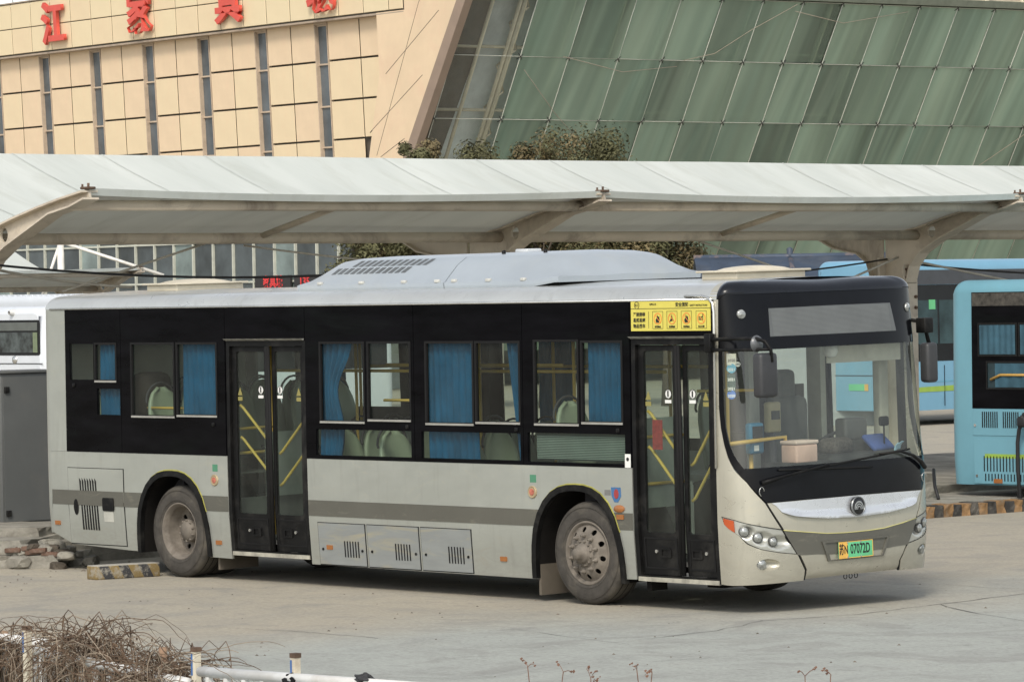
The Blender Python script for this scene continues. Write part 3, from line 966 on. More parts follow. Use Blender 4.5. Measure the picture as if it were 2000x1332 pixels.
# rain gutter along the black band
m = MB()
m.tube([near(-8.4, 2.802, .004), near(1.74, 2.802, .004)], .012, 6)
m.build('gutter', M_CHRM, BUS)
m = MB(); pts = [near(1.40, 2.832, .010), near(1.62, 2.832, .012), near(1.70, 2.815, .012), near(1.752, 2.77, .012), near(1.765, 2.69, .012), near(1.768, 2.45, .012), near(1.768, 1.3, .012)]
m.tube(pts, .013, 6); m.build('drip_rail', M_CHRM, BUS)

# ---- window bays
def rect(x0, x1, z0, z1): return [(x0, z0), (x1, z0), (x1, z1), (x0, z1)]
def bay(x0, x1, wins, fn=near, mat=M_BLACK, z0=1.282, glassm=M_GLS, sashes=True):
    holes = [rect(*w[:4]) for w in wins]
    p = side_part('window_bay', rect(x0 + .004, x1 - .004, z0, 2.798), mat, fn, holes, .3, .035, off=0.004)
    for w in wins:
        a, b2, c, d = w[:4]
        g_ = MB(); patch(g_, rect(a, b2, c, d), fn, step=2, thick=0, off=-.012)
        g_.build('pane', glassm, p)
        if sashes and len(w) > 4:                             # framed sliding sash
            f_ = MB(); t = .02
            patch(f_, rect(a - .012, b2 + .012, c - .012, d + .012), fn, holes=[rect(a + t * .6, b2 - t * .6, c + t, d - t * .5)], step=1, thick=.02, off=.012, smooth=False)
            f_.build('sash', M_GASK, p)
            f_ = MB(); patch(f_, rect(a - .005, b2 + .008, c - .008, c + .012), fn, step=1, thick=.008, off=.016, smooth=False)
            f_.build('sash_rail', M_CHRM, p)
        if len(w) > 5:
            h = MB(); h.bbox(w[5] - .02, w[5] + .02, -.02, .006, w[6] - .02, w[6] + .02, .006); 
            h.build('latch', M_BLACKM, p, loc=(0, ys(w[6]) if fn is near else 2.5 - ys(w[6]), 0))
    return p
W0 = [(-8.05, -7.62, 2.05, 2.43), (-7.585, -7.21, 2.03, 2.43, 1, -7.97, 1.99), (-7.56, -7.15, 1.68, 1.955)]
W1 = [(-6.94, -6.20, 1.665, 2.43, 1), (-6.15, -5.48, 1.68, 2.43, 0, -5.54, 1.60)]
W2 = [(-3.80, -3.12, 1.645, 2.43, 1), (-3.06, -2.42, 1.67, 2.43, 0, -2.47, 1.615), (-3.88, -2.42, 1.32, 1.575)]
W3 = [(-2.19, -1.50, 1.645, 2.43, 1), (-1.46, -.84, 1.665, 2.43, 0, -.89, 1.61), (-2.27, -.84, 1.32, 1.575)]
W4 = [(-.63, -.03, 1.66, 2.44, 1), (.02, .56, 1.68, 2.43, 0, .5, 1.62), (-.74, .585, 1.315, 1.585)]
for w in (W0, W1, W2, W3, W4):
    for i, t in enumerate(w):
        if len(t) > 5 and t[4] == 0:
            w[i] = t
for x0, x1, w in ((-8.133, -7.13, W0), (-7.13, -5.34, W1), (-4.04, -2.37, W2), (-2.37, -.80, W3), (-.80, .665, W4)):
    bay(x0, x1, w)
WF = {0: [(-7.95, -7.25, 1.68, 2.43)], 1: [(-6.94, -5.48, 1.67, 2.43)], 2: [(-5.2, -4.2, 1.4, 2.43)], 3: [(-3.86, -2.5, 1.4, 2.43)], 4: [(-2.22, -.92, 1.4, 2.43)], 5: [(-.65, .55, 1.4, 2.43)], 6: [(.82, 1.68, 1.35, 2.43)]}
for i, (x0, x1) in enumerate(((-8.133, -7.13), (-7.13, -5.34), (-5.34, -4.04), (-4.04, -2.37), (-2.37, -.80), (-.80, .665), (.665, 1.79))):
    bay(x0, x1, WF[i], far, sashes=False)
# ribbed destination display in the lower window of the front bay
for k in range(16):
    pass
m = MB()
for k in range(14):
    z = 1.345 + k * .0155
    m.box(-.66, .56, .045, .06, z, z + .008)
m.build('side_display', pm('display_ribs', (.20, .25, .22), .6), BUS)
m = MB(); m.box(-.68, .57, .062, .08, 1.33, 1.58); m.build('side_display', pm('display_back', (.05, .07, .062), .6), BUS)
# door headers
for x0, x1 in ((-5.336, -4.044), (.669, 1.757)):
    side_part('door_header', rect(x0, x1, 2.475, 2.798), M_BLACK, off=.004)
    hb = MB()
    hb.add([near(x0 + .01, 2.455, .006), near(x1 - .01, 2.455, .006), near(x1 - .01, 2.475, .045), near(x0 + .01, 2.475, .045), near(x0 + .01, 2.475, .0), near(x1 - .01, 2.475, .0)],
           [(0, 1, 2, 3), (3, 2, 5, 4), (0, 4, 5, 1), (0, 3, 4), (1, 5, 2)])
    hb.build('drip_ledge', pm('peeling_ledge', (.30, .30, .27), .6, var=.6, scale=14), BUS)
side_part('front_pillar', [(1.757, .265), (1.79, .265), (1.79, 2.798), (1.757, 2.798)], M_FRNT, step=.3)
side_part('front_pillar', [(1.757, 1.282), (1.79, 1.282), (1.79, 2.798), (1.757, 2.798)], M_FRNT, far, step=.3)

# ---- doors: two leaves each
def door(x0, x1, xs0, xs1, zb):
    D = MB()
    # outer frame
    IN = -.035
    patch(D, rect(x0, x1, zb - .05, 2.456), near, holes=[rect(x0 + .05, x1 - .045, zb, 2.40)], step=.5, thick=.06, off=-.004, smooth=False)
    d = D.build('door', M_BLACKM, BUS)
    for (a, b2, gx0, gx1, flip) in ((x0 + .055, xs0, x0 + .13, xs0 - .045, 1), (xs1, x1 - .05, xs1 + .045, x1 - .115, -1)):
        L_ = MB()
        patch(L_, rect(a, b2, zb + .005, 2.395), near, holes=[rrect(gx0, gx1, .70, 2.345, .025)], step=.5, thick=.03, off=IN, smooth=False)
        lf = L_.build('door_leaf', M_BLACKM, d)
        g_ = MB(); patch(g_, rrect(gx0, gx1, .70, 2.345, .025), near, step=2, thick=0, off=IN - .012); g_.build('door_pane', M_DOORG, d)
        k = MB(); patch(k, rect(a + .035, b2 - .03, zb + .06, .655), near, holes=[rect(a + .05, b2 - .045, zb + .075, .64)], step=.5, thick=.006, off=IN + .006, smooth=False)
        k.build('leaf_moulding', M_GASK, d)
        xm = (gx0 + gx1) / 2 + .05 * flip
        h = MB(); patch(h, rrect(xm - .07, xm + .07, .475, .56, .015), near, holes=[rect(xm - .05, xm + .03, .49, .545)], step=.3, thick=.012, off=IN + .012, smooth=False)
        h.build('lock_plate', M_BLACKM, d)
        h = MB(); h.disc(near(xm - .12 * flip, .53, -IN * -1), .016, (0, -1, 0), 12, .012); h.build('lock', M_CHRM, d)
        for (za, zc) in ((1.80, 1.41), (1.475, 1.09)):
            hb = MB()
            pa, pb = ((gx0 + .0, za), (gx1 - .0, zc)) if flip > 0 else ((gx1, za - .12), (gx0, zc - .10))
            hb.tube([(pa[0], .085, pa[1]), (pa[0] + .03 * flip, .10, pa[1] - .03), (pb[0] - .03 * flip, .10, pb[1] + .03), (pb[0], .085, pb[1])], .015, 8)
            hb.build('grab_bar', M_YEL, d)
        cx = gx1 - .07 if flip > 0 else gx0 + .07
        s_ = MB(); s_.disc(near(cx, 1.955, -.046), .042, (0, -1, 0), 18, .002); s_.build('sticker', M_WHITE, d)
        s_ = MB(); s_.lathe([(.036, 0), (.044, 0), (.044, .003), (.036, .003)], 'Y', near(cx, 1.955, -.044), 18, True); s_.build('sticker', M_TXT, d)
        s_ = MB(); s_.box(cx - .008, cx + .008, near(cx, 1.9)[1] + .041, near(cx, 1.9)[1] + .044, 1.93, 1.985); s_.build('sticker', M_TXT, d)
        s_ = MB(); s_.box(cx - .04, cx + .04, near(cx, 1.9)[1] + .042, near(cx, 1.9)[1] + .046, 1.872, 1.902); s_.build('sticker', M_WHITE, d)
        tx = gx0 + .045 if flip > 0 else gx1 - .045
        s_ = MB(); s_.prism([(tx - .035, 1.90), (tx + .035, 1.90), (tx, 1.98)], lambda x, z: near(x, z, -.045), lambda x, z: near(x, z, -.042)); s_.build('sticker', pm('yellow_label', (.26, .23, .07), .5), d)
        s_ = MB(); s_.box(tx - .035, tx + .035, near(tx, 1.9)[1] + .042, near(tx, 1.9)[1] + .046, 1.845, 1.885); s_.build('sticker', MATS['yellow_label'], d)
    r_ = MB(); r_.tube([near(xs0 + (xs1 - xs0) / 2 - .015, zb + .01, IN + .03), near(xs0 + (xs1 - xs0) / 2 - .015, 2.395, IN + .03)], .018, 8)
    r_.tube([near(xs0 + (xs1 - xs0) / 2 + .02, zb + .01, IN + .03), near(xs0 + (xs1 - xs0) / 2 + .02, 2.395, IN + .03)], .018, 8)
    r_.build('rubber_seal', M_GASK, d)
    st = MB(); st.box(x0 + .02, x1 - .02, .02, .14, zb - .055, zb - .015); st.build('door_sill', pm('sill_metal', (.42, .40, .33), .5, metal=.3, var=.3, scale=9), d)
    return d
door(-5.33, -4.045, -4.70, -4.62, .325)
door(.675, 1.755, 1.225, 1.31, .31)
rs = MB(); patch(rs, rect(.89, 1.02, 1.45, 1.72), near, step=1, thick=.002, off=-.052); rs.build('red_notice', pm('red_print', (.30, .03, .03), .6, var=.3, scale=30), BUS)

# ---- rear hatch, service flaps, vents
def flap(x0, x1, z0, z1, mat=M_SILV):
    o = MB(); patch(o, rect(x0 - .007, x1 + .014, z0 - .010, z1 + .007), near, holes=[rect(x0, x1, z0, z1)], step=.5, thick=.005, off=.0015, smooth=False)
    f_ = MB(); patch(f_, rect(x0, x1, z0, z1), near, step=.4, thick=.006, off=.0045)
    p = f_.build('service_flap', mat, BUS)
    o.build('gap', M_GASK, p)
    return p
def slots(p, xs, z0, z1, w, slant=0.0, off=.0085):
    for x in xs:
        s_ = MB(); s_.prism([(x, z0), (x + w, z0), (x + w + slant, z1), (x + slant, z1 + (.03 if slant else 0))], lambda a, b2: near(a, b2, off), lambda a, b2: near(a, b2, off - .008))
        s_.build('vent_slot', M_GASK, p)
hp = flap(-8.12, -7.13, .30, 1.105)
slots(hp, [-7.885 + k * .046 for k in range(7)], .45, .97, .027, -.03)
s_ = MB(); patch(s_, rrect(-7.50, -7.30, .66, .80, .02), near, step=.2, thick=.012, off=.014); s_.build('hatch_handle', M_BLACKM, hp)
s_ = MB(); patch(s_, rrect(-7.49, -7.32, .545, .655, .01), near, step=.2, thick=.003, off=.0065); s_.build('hatch_plate', pm('primer_grey', (.42, .42, .37), .5), hp)
s_ = MB(); patch(s_, ell(-7.985, .69, .04, .085), near, step=.1, thick=.008, off=.009); s_.build('cap', M_BLACKM, hp)
st2 = MB(); patch(st2, rect(-8.118, -7.132, .712, .868), near, step=.4, thick=.002, off=.0062); st2.build('stripe', M_STRIPE, hp)
for x0, x1, vx in ((-3.895, -3.175, -3.50), (-3.135, -2.365, -2.72), (-2.325, -1.595, -1.93)):
    p = flap(x0, x1, .235, .645, pm('flap_silver', (.33, .35, .345), .4, metal=.5, var=.08, scale=2, dirt=(.50, .45, .30), dirt_amt=.8, stretch=(1, 1, 5)))
    slots(p, [vx + k * .042 for k in range(6)], .315, .475, .014)
    for x in (x0 + .06, x1 - .05):
        s_ = MB(); s_.disc(near(x, .385, .004), .014, (0, -1, 0), 10, .008); s_.build('lock', M_BLACKM, p)
# marker lamps and labels on the side
def plate(name, x, z, w, h, mat, off=.006, th=.014, r=.004):
    s_ = MB(); patch(s_, rrect(x - w / 2, x + w / 2, z - h / 2, z + h / 2, r), near, step=1, thick=th, off=off + .006, smooth=False)
    return s_.build(name, mat, BUS)
for x, z in ((-5.53, .39), (-3.73, .405), (-1.14, .385), (.50, .83), (-8.345, .51)):
    plate('side_marker', x, z, .09, .044, M_AMB)
s_ = MB(); patch(s_, ell(.49, .905, .068, .035), near, step=.03, thick=.02, off=lambda a, b2: .012 + .02 * max(0, 1 - ((a - .49) / .068) ** 2 - ((b2 - .905) / .035) ** 2)); s_.build('indicator', M_AMB, BUS)
for x, z in ((-5.55, 1.03), (-.69, 1.03)):
    s_ = MB(); s_.lathe([(.0, -.012), (.035, -.012), (.046, -.008), (.052, -.016), (.058, -.01), (.058, .0)], 'Y', near(x, z), 24); s_.build('fuel_cap', pm('gold_ring', (.42, .33, .20), .5, metal=.3), BUS)
    s_ = MB(); s_.disc(near(x, z, .012), .032, (0, -1, 0), 16, .003); s_.build('fuel_cap', pm('red_emblem', (.40, .12, .08), .6, var=.4, scale=30), BUS)
    plate('label', x + .01, z + .125, .085, .072, M_GREEN, off=-.004, th=.003)
s_ = MB(); patch(s_, [(.385, 1.10), (.51, 1.10), (.515, 1.02), (.475, .965), (.425, .965), (.39, 1.02)], near, step=.5, thick=.004, off=.004); s_.build('shield_label', pm('blue_label', (.05, .14, .30), .5), BUS)
s_ = MB(); patch(s_, ell(.455, 1.04, .03, .045), near, step=.5, thick=.006, off=.007); s_.build('shield_label', pm('red_label', (.32, .04, .04), .5), BUS)
plate('label', .335, 1.05, .08, .05, pm('grey_label', (.16, .16, .15), .6), off=-.004, th=.003)
plate('label', .62, 1.345, .075, .125, M_WHITE, off=.0, th=.003)
s_ = MB(); s_.disc(near(.62, 1.36, .007), .018, (0, -1, 0), 10, .002); s_.build('label', M_TXT, BUS)

# ---- yellow safety notice above the front door
NO = MB(); patch(NO, rect(.695, 1.722, 2.525, 2.797), near, step=.5, thick=.004, off=.010); NOT = NO.build('safety_notice', pm('notice_yellow', (.62, .54, .10), .55, var=.06), BUS)
def nx_(x, z, o=.0125): return near(x, z, o)
def nrect(x0, x1, z0, z1, mat, o=.0125):
    s_ = MB(); patch(s_, rect(x0, x1, z0, z1), near, step=2, thick=.002, off=o, smooth=False); return s_.build('print', mat, NOT)
def ntext(t, size, x, z, bold=0.0, sx=1.0, mat=M_TXT):
    return text_obj(t, size, mat, frameM(nx_(x, z, .0122), (1, 0, 0), (0, .0165, 1)), NOT, 'lettering', bold=bold, ext=.0006, sx=sx)
nrect(.695, 1.722, 2.725, 2.729, M_TXT)
ntext('安全须知', .042, 1.36, 2.758, .0008)
ntext('SAFETY INSTRUCTIONS', .023, 1.575, 2.752, .0002, .92)
ntext('有限公司', .022, .985, 2.764, 0, 1.0)
s_ = MB(); s_.lathe([(.029, 0), (.033, 0), (.033, .002), (.029, .002)], 'Y', nx_(.775, 2.758, .013), 22, True); s_.build('print', M_TXT, NOT)
ntext('JLC', .03, .775, 2.758, .0006)
for i, t in enumerate(('严禁携带', '易燃易爆', '物品乘车')):
    ntext(t, .040, .806, 2.672 - i * .052, .0008)
nrect(.927, .930, 2.55, 2.70, M_TXT)
for i, (x0, t) in enumerate(((.98, '易燃物品'), (1.165, '易爆物品'), (1.35, '助燃物品'), (1.54, '禁止吸烟'))):
    x1 = x0 + .135
    for a in ((x0, x1, 2.700, 2.7025), (x0, x1, 2.545, 2.5475), (x0, x0 + .0025, 2.545, 2.7025), (x1 - .0025, x1, 2.545, 2.7025)):
        nrect(*a, M_TXT)
    cx = (x0 + x1) / 2
    ring = MB(); patch(ring, ell(cx, 2.636, .052, .052, 28), near, holes=[ell(cx, 2.636, .044, .044, 28)], step=.1, thick=.002, off=.0128, smooth=False)
    ring.build('print', pm('print_orange', (.75, .25, .05), .5), NOT)
    sym = MB()
    if i == 3:
        for z in (2.640, 2.622):
            patch(sym, rect(cx - .034, cx + .024, z, z + .010), near, step=1, thick=.002, off=.0132, smooth=False)
        patch(sym, [(cx + .01, 2.655), (cx + .02, 2.665), (cx + .014, 2.678), (cx + .02, 2.678), (cx + .028, 2.664), (cx + .016, 2.652)], near, step=1, thick=.002, off=.0132, smooth=False)
    else:
        fl = [(cx - .020, 2.600), (cx - .026, 2.625), (cx - .010, 2.645), (cx - .008, 2.668), (cx + .010, 2.650), (cx + .018, 2.658), (cx + .024, 2.625), (cx + .016, 2.600)]
        if i == 1:
            fl = [(cx - .034, 2.605), (cx - .012, 2.64), (cx - .003, 2.672), (cx + .006, 2.64), (cx + .032, 2.605), (cx + .006, 2.618)]
        patch(sym, fl, near, step=1, thick=.002, off=.0132, smooth=False)
    sym.build('print', M_TXT, NOT)
    bar = MB(); patch(bar, [(cx - .034, 2.667), (cx - .030, 2.671), (cx + .034, 2.605), (cx + .030, 2.601)], near, step=1, thick=.002, off=.0136, smooth=False); bar.build('print', MATS['print_orange'], NOT)
    ntext(t, .020, cx, 2.562, .0005)

# ================================================================== front mask
NZ = [(.2, 2.20), (.3, 2.23), (.5, 2.26), (.8, 2.265), (1.0, 2.255), (1.25, 2.235), (1.6, 2.19), (2.0, 2.135), (2.4, 2.075), (2.7, 2.025), (2.8, 2.005), (2.9, 1.985)]
def nose(z):
    if z <= NZ[0][0]: return NZ[0][1]
    for (a, b2), (c, d) in zip(NZ, NZ[1:]):
        if z <= c: return b2 + (d - b2) * (z - a) / (c - a)
    return NZ[-1][1]
XS, NSUP = 1.79, 2.9
def fs0(s, z):
    th = s * PI / 2; c, sn = math.cos(th), math.sin(th)
    r = (abs(c) ** NSUP + abs(sn) ** NSUP) ** (-1 / NSUP)
    return Vector((XS + (nose(z) - XS) * r * c, 1.25 + W_(z) * r * sn, z))
def fs(s, z, o=0.0):
    p = fs0(s, z)
    if o == 0.0:
        return p
    h = .004
    du = fs0(min(1, s + h), z) - fs0(max(-1, s - h), z)
    dv = fs0(s, z + h) - fs0(s, z - h)
    n_ = du.cross(dv)
    if n_.length < 1e-9:
        n_ = Vector((1, 0, 0))
    n_.normalize()
    if n_.x < 0 and abs(s) < .9: n_ = -n_
    if abs(s) >= .9 and n_.y * s < 0: n_ = -n_
    return p + n_ * o
def mir(poly): return [(-a, b2) for a, b2 in poly]
def both(name, poly, mat, holes=(), step=.05, thick=.02, off=0.0, parent=BUS):
    out = []
    for k in (0, 1):
        P_ = poly if k == 0 else mir(poly)
        H_ = holes if k == 0 else [mir(h) for h in holes]
        of = off if k == 0 or not callable(off) else (lambda a, b2, f=off: f(-a, b2))
        m = MB(); patch(m, P_, fs, H_, step, thick, of)
        out.append(m.build(name, mat, parent))
    return out
SEAM = [(-.312, .275), (-.309, .367), (-.353, .511), (-.435, .74), (-.525, .985)]
BLK = [(-.525, .993), (-.648, 1.181), (-.764, 1.296), (-.835, 1.40), (-.892, 1.518), (-.945, 1.67), (-.973, 1.836), (-.968, 2.196), (-.955, 2.55), (-.945, 2.70), (-.93, 2.80)]
LAMP = [(-.975, .868), (-.792, .842), (-.60, .790), (-.440, .742), (-.362, .520), (-.466, .547), (-.571, .582), (-.668, .636), (-.745, .706), (-.787, .728), (-.931, .801)]
FOGC = (-.530, .436)
FOG = ell(-.530, .436, .075, .056, 28)
corner = [(-.999, .262), (-.85, .258), (-.6, .264), (-.318, .275)] + [(a - .006, b2) for a, b2 in SEAM[1:]] + [(a - .006, b2 - .004) for a, b2 in BLK[1:-1]] + [(-.936, 2.80), (-.999, 2.80)]
CRN = both('corner_mask', corner, M_FRNT, [LAMP, FOG], .05, .03)
for i, sg in enumerate((1, -1)):
    bl = MB(); patch(bl, [(sg * a, b2) for a, b2 in FOG], fs, step=.012, thick=0, off=lambda a, b2: -.055 * max(0, 1 - ((sg * a + .530) / .075) ** 2 - ((b2 - .436) / .056) ** 2) ** .6)
    bl.build('fog_bowl', M_FRNT, CRN[i])
    c = fs(sg * -.568, .441, -.035)
    nrm = (fs(sg * -.568, .441, .05) - fs(sg * -.568, .441, 0)).normalized()
    q = Matrix.Translation(c) @ nrm.to_track_quat('Z', 'Y').to_matrix().to_4x4()
    ls = MB(); ls.lathe([(.048, -.01), (.048, .015), (.043, .02), (.036, .02), (.03, .028), (.0, .034)], 'Z', (0, 0, 0), 22); o = ls.build('fog_lamp', M_LENS, CRN[i]); o.matrix_local = q
    # seam line between corner and bumper
sm = both('bumper_seam', [(a - .008, b2) for a, b2 in SEAM] + [(a + .006, b2) for a, b2 in SEAM[::-1]], M_GASK, (), .05, .012, -.008)
# head lamp units: a silver tray with three bowls and lenses
LC = [(-.701, .739, .095), (-.586, .682, .095), (-.488, .640, .078)]
def tray_off(a, b2):
    d = -.006
    for (cs, cz, r) in LC:
        q = 1 - ((a - cs - .028) / .066) ** 2 - ((b2 - cz + .006) / .056) ** 2
        d = min(d, -.006 - .05 * max(0, q) ** .7)
    return d
HL = both('head_lamp', [(a * .994 + .004 * 0, b2) for a, b2 in LAMP], pm('lamp_tray', (.50, .50, .45), .3, metal=.6, var=.05), (), .014, 0, tray_off)
lin = both('lamp_outline', [(a - (.004 if a < -.6 else -.004) , b2 + (.006 if b2 > .7 else -.006)) for a, b2 in LAMP], M_GASK, [LAMP], .05, .01, .001)
both('corner_indicator', [(-.944, .858), (-.800, .838), (-.790, .735), (-.86, .765), (-.931, .806)], M_ORNG, (), .04, .01, .006)
for i, sg in enumerate((1, -1)):
    for j, (cs, cz, r) in enumerate(LC):
        s0 = sg * (cs - .0)
        c = fs(s0, cz, -.03); nrm = (fs(s0, cz, .05) - fs(s0, cz, 0)).normalized()
        nrm = (nrm + Vector((.55, 0, 0))).normalized()
        q = Matrix.Translation(c) @ nrm.to_track_quat('Z', 'Y').to_matrix().to_4x4()
        R_ = .05 if j < 2 else .045
        ls = MB(); ls.lathe([(R_, -.03), (R_, .012), (R_ * .93, .018), (R_ * .86, .018)], 'Z', (0, 0, 0), 24); o = ls.build('lamp_ring', pm('lamp_dark', (.10, .10, .095), .3, metal=.4), HL[i]); o.matrix_local = q
        ls = MB(); ls.lathe([(R_ * .86, .014), (R_ * .7, .024), (R_ * .4, .032), (0, .035)], 'Z', (0, 0, 0), 24); o = ls.build('lens', M_LENS, HL[i]); o.matrix_local = q
# centre bumper
bot = [(-.30, .277), (0, .280), (.30, .277)]
bump_o = [(a + .006, b2) for a, b2 in SEAM] + [(.525 - .006 * 0, .985)]
BP = [(-.305, .277)] + [(a + .008, b2) for a, b2 in SEAM[1:]] + [(-.30, .994), (0, .997), (.30, .994)] + [(-a - .008, b2) for a, b2 in SEAM[:0:-1]] + [(.305, .277), (0, .281)]
RC = [(-.215, .600), (.215, .600), (.180, .430), (-.180, .430)]
def boff(a, b2):
    o = .004 * math.exp(-((b2 - .43) / .05) ** 2) - .03 * max(0, (.36 - b2) / .09) ** 2
    return o
m = MB(); patch(m, BP, fs, (), .02, .02, boff); BMP = m.build('front_bumper', M_FRNT, BUS)
ST = [(-.432, .735), (-.315, .707), (-.188, .677), (-.08, .669), (0, .668), (.08, .669), (.188, .677), (.315, .707), (.432, .735), (.357, .507), (.25, .503), (.164, .490), (.0, .49), (-.164, .490), (-.25, .503), (-.357, .507)]
m = MB(); patch(m, ST, fs, (), .02, 0, lambda a, b2: boff(a, b2) + .004); m.build('stripe', M_STRIPE, BMP)
RO = [(-.225, .612), (.215, .612), (.178, .432), (-.188, .432)]
RI = [(-.205, .596), (.198, .596), (.166, .440), (-.172, .440)]
m = MB(); patch(m, RO, fs, [RI], .03, .02, .018); m.build('plate_surround', M_STRIPE, BMP)
yl = MB(); yl.tube([fs(a, b2 + .003, .004) for a, b2 in ST[:9]], .004, 5); yl.build('stripe_edge', pm('yellow_edge', (.55, .52, .2), .5), BMP)
GP = [(-.492, .985), (-.466, .955), (-.437, .899), (-.40, .872), (-.372, .858), (-.28, .832), (-.186, .815), (0, .802), (.186, .815), (.28, .832), (.372, .858), (.40, .872), (.437, .899), (.466, .955), (.492, .985), (.25, .994), (0, .996), (-.25, .994)]
def goff(a, b2):
    e = min(1.0, max(0.0, (b2 - (.802 + .35 * a * a * .75)) / .05))
    return .007 + .020 * math.sin(PI * min(1.0, max(0.0, 1 - e))) + .010 * (1 - e)
m = MB(); patch(m, GP, fs, (), .03, .012, goff); m.build('grille_plate', M_PLATE, BMP)
# emblem: black disc, chrome ring and three arcs
ec = fs(0, .902, .030); EM = frameM(ec, (0, 1, 0), (-.045, 0, 1))
m = MB(); m.lathe([(0, .012), (.075, .012), (.082, .006), (.082, -.04)], 'Z', (0, 0, 0), 32); emb = m.build('emblem', pm('emblem_black', (.01, .01, .01), .25), BMP); emb.matrix_local = EM
m = MB(); m.lathe([(.076, .006), (.080, .016), (.086, .016), (.088, .0)], 'Z', (0, 0, 0), 32); o = m.build('ring', pm('emblem_steel', (.25, .26, .26), .3, metal=.7), emb)
for R_, w_, y0 in ((.060, .009, -.030), (.043, .008, -.030), (.026, .007, -.030)):
    pts = [(R_ * math.cos(t), y0 + R_ * 1.25 * math.sin(t)) for t in [PI * k / 14 for k in range(15)]]
    inn = [((R_ - w_) * math.cos(t), y0 + (R_ * 1.25 - w_ * 1.3) * math.sin(t)) for t in [PI * k / 14 for k in range(15)]]
    m = MB(); m.prism(pts + inn[::-1], lambda a, b2: (a, b2, .012), lambda a, b2: (a, b2, .019)); m.build('arc', pm('emblem_chrome', (.62, .64, .64), .2, metal=.9), emb)
# number plate
PM = frameM(fs(-.014, .517, .016), (0, 1, 0), (-.02, 0, 1))
m = MB(); m.bbox(-.222, .222, -.075, .075, -.004, .004, .003); NP = m.build('number_plate', pm('plate_green', (.13, .52, .25), .45, var=.08), BUS); NP.matrix_local = PM
m = MB(); m.box(-.219, -.105, -.072, .072, .0042, .0052); m.build('plate_field', pm('plate_yellow', (.74, .43, .09), .45), NP)
for a, b2, c, d in ((-.222, .222, .069, .075), (-.222, .222, -.075, -.069), (-.222, -.216, -.069, .069), (.216, .222, -.069, .069)):
    m = MB(); m.box(a, b2, c, d, .004, .0062); m.build('plate_border', MATS['plate_yellow'], NP)
text_obj('苏N', .105, M_TXT, Matrix.Translation((-.162, 0, .0058)), NP, bold=.0022, ext=.0008, sx=.62)
text_obj('07072D', .125, M_TXT, Matrix.Translation((.056, .001, .0052)), NP, bold=.002, ext=.0008, sx=.64)
for a, b2 in ((-.11, .066), (.06, .066), (-.11, -.066), (.06, -.066)):
    m = MB(); m.disc((a, b2, .005), .009, (0, 0, 1), 10, .004); m.build('screw', M_CHRM, NP)
# windscreen surround and glass
CL = [(-.662, 1.297), (-.684, 1.318), (-.76, 1.42), (-.816, 1.519), (-.862, 1.66), (-.879, 1.80), (-.882, 2.05), (-.880, 2.341)]
BLK2 = BLK[:-1] + [(-.93, 2.835)]
surround = BLK2 + [(-.5, 2.862), (0, 2.868), (.5, 2.862)] + mir(BLK2)[::-1] + [(.3, .999), (0, 1.001), (-.3, .999)]
clear = CL + [(-.45, 2.344), (0, 2.346), (.45, 2.344)] + mir(CL)[::-1] + [(.45, 1.302), (0, 1.304), (-.45, 1.302)]
m = MB(); patch(m, surround, fs, [clear], .05, .02, .001); m.build('windscreen_surround', pm('black_enamel', (.005, .0055, .007), .12, var=.3, scale=2, spec=.16), BUS)
m = MB(); patch(m, clear, fs, (), .06, 0, -.004); WSC = m.build('windscreen', M_WSG, BUS)
ledp = [(-.395, 2.706), (.0, 2.712), (.405, 2.712), (.425, 2.455), (0, 2.455), (-.405, 2.455)]
m = MB(); patch(m, ledp, fs, (), .04, .004, .004); LD = m.build('destination_display', pm('led_face', (.11, .118, .118), .5, var=.1, scale=2, spec=.4), BUS)
for k in range(22):
    z = 2.463 + k * .011
    m = MB(); m.grid([[fs(-.385 + .77 * j / 12, z, .006) for j in range(13)], [fs(-.385 + .77 * j / 12, z + .0045, .006) for j in range(13)]])
    m.build('display_line', pm('led_line', (.17, .18, .175), .5), LD)
for sg in (-1, 1):
    c = fs(sg * .589, 2.663, .0); nrm = (fs(sg * .589, 2.663, .05) - c).normalized()
    m = MB(); m.lathe([(.042, 0), (.042, .012), (.036, .018), (0, .024)], 'Z', (0, 0, 0), 20); o = m.build('clearance_lamp', M_LENS, BUS); o.matrix_local = Matrix.Translation(c) @ nrm.to_track_quat('Z', 'Y').to_matrix().to_4x4()
# dome above the windscreen
ns = 48
rows = []
for k in range(9):
    a = PI / 2 * k / 8
    z = 2.842 + .115 * math.sin(a)
    row = []
    for j in range(ns + 1):
        s = -1 + 2 * j / ns
        p = fs0(s, 2.80)
        c = Vector((1.60, 1.25, z))
        ins = .20 * (1 - math.cos(a))
        w = Vector((p.x - 1.45, (p.y - 1.25), 0)); L_ = w.length
        lift = .0 if abs(s) < .9 else 0
        q = Vector((p.x, p.y, 0)) - w.normalized() * (ins * (1.3 if abs(s) < .6 else 1.0))
        row.append((max(q.x, 1.60) if abs(s) == 1 else q.x, q.y, z - .045 * max(0, abs(s) - .86) / .14 * (1 - k / 8)))
    rows.append(row)
last = rows[-1]
for t in (.6, .25, .02):
    rows.append([(1.5 + (p[0] - 1.5) * t, 1.25 + (p[1] - 1.25) * t, 2.957 + .022 * (1 - t)) for p in last])
m = MB(); m.grid(rows)
back = [[(p[0], p[1], p[2]) for p in [r[0] for r in rows[:9]]], [(1.52, p[1], p[2]) for p in [r[0] for r in rows[:9]]]]
DOME = m.build('front_dome', pm('dome_black', (.010, .0115, .015), .22, var=.2, scale=2, spec=.3), BUS)
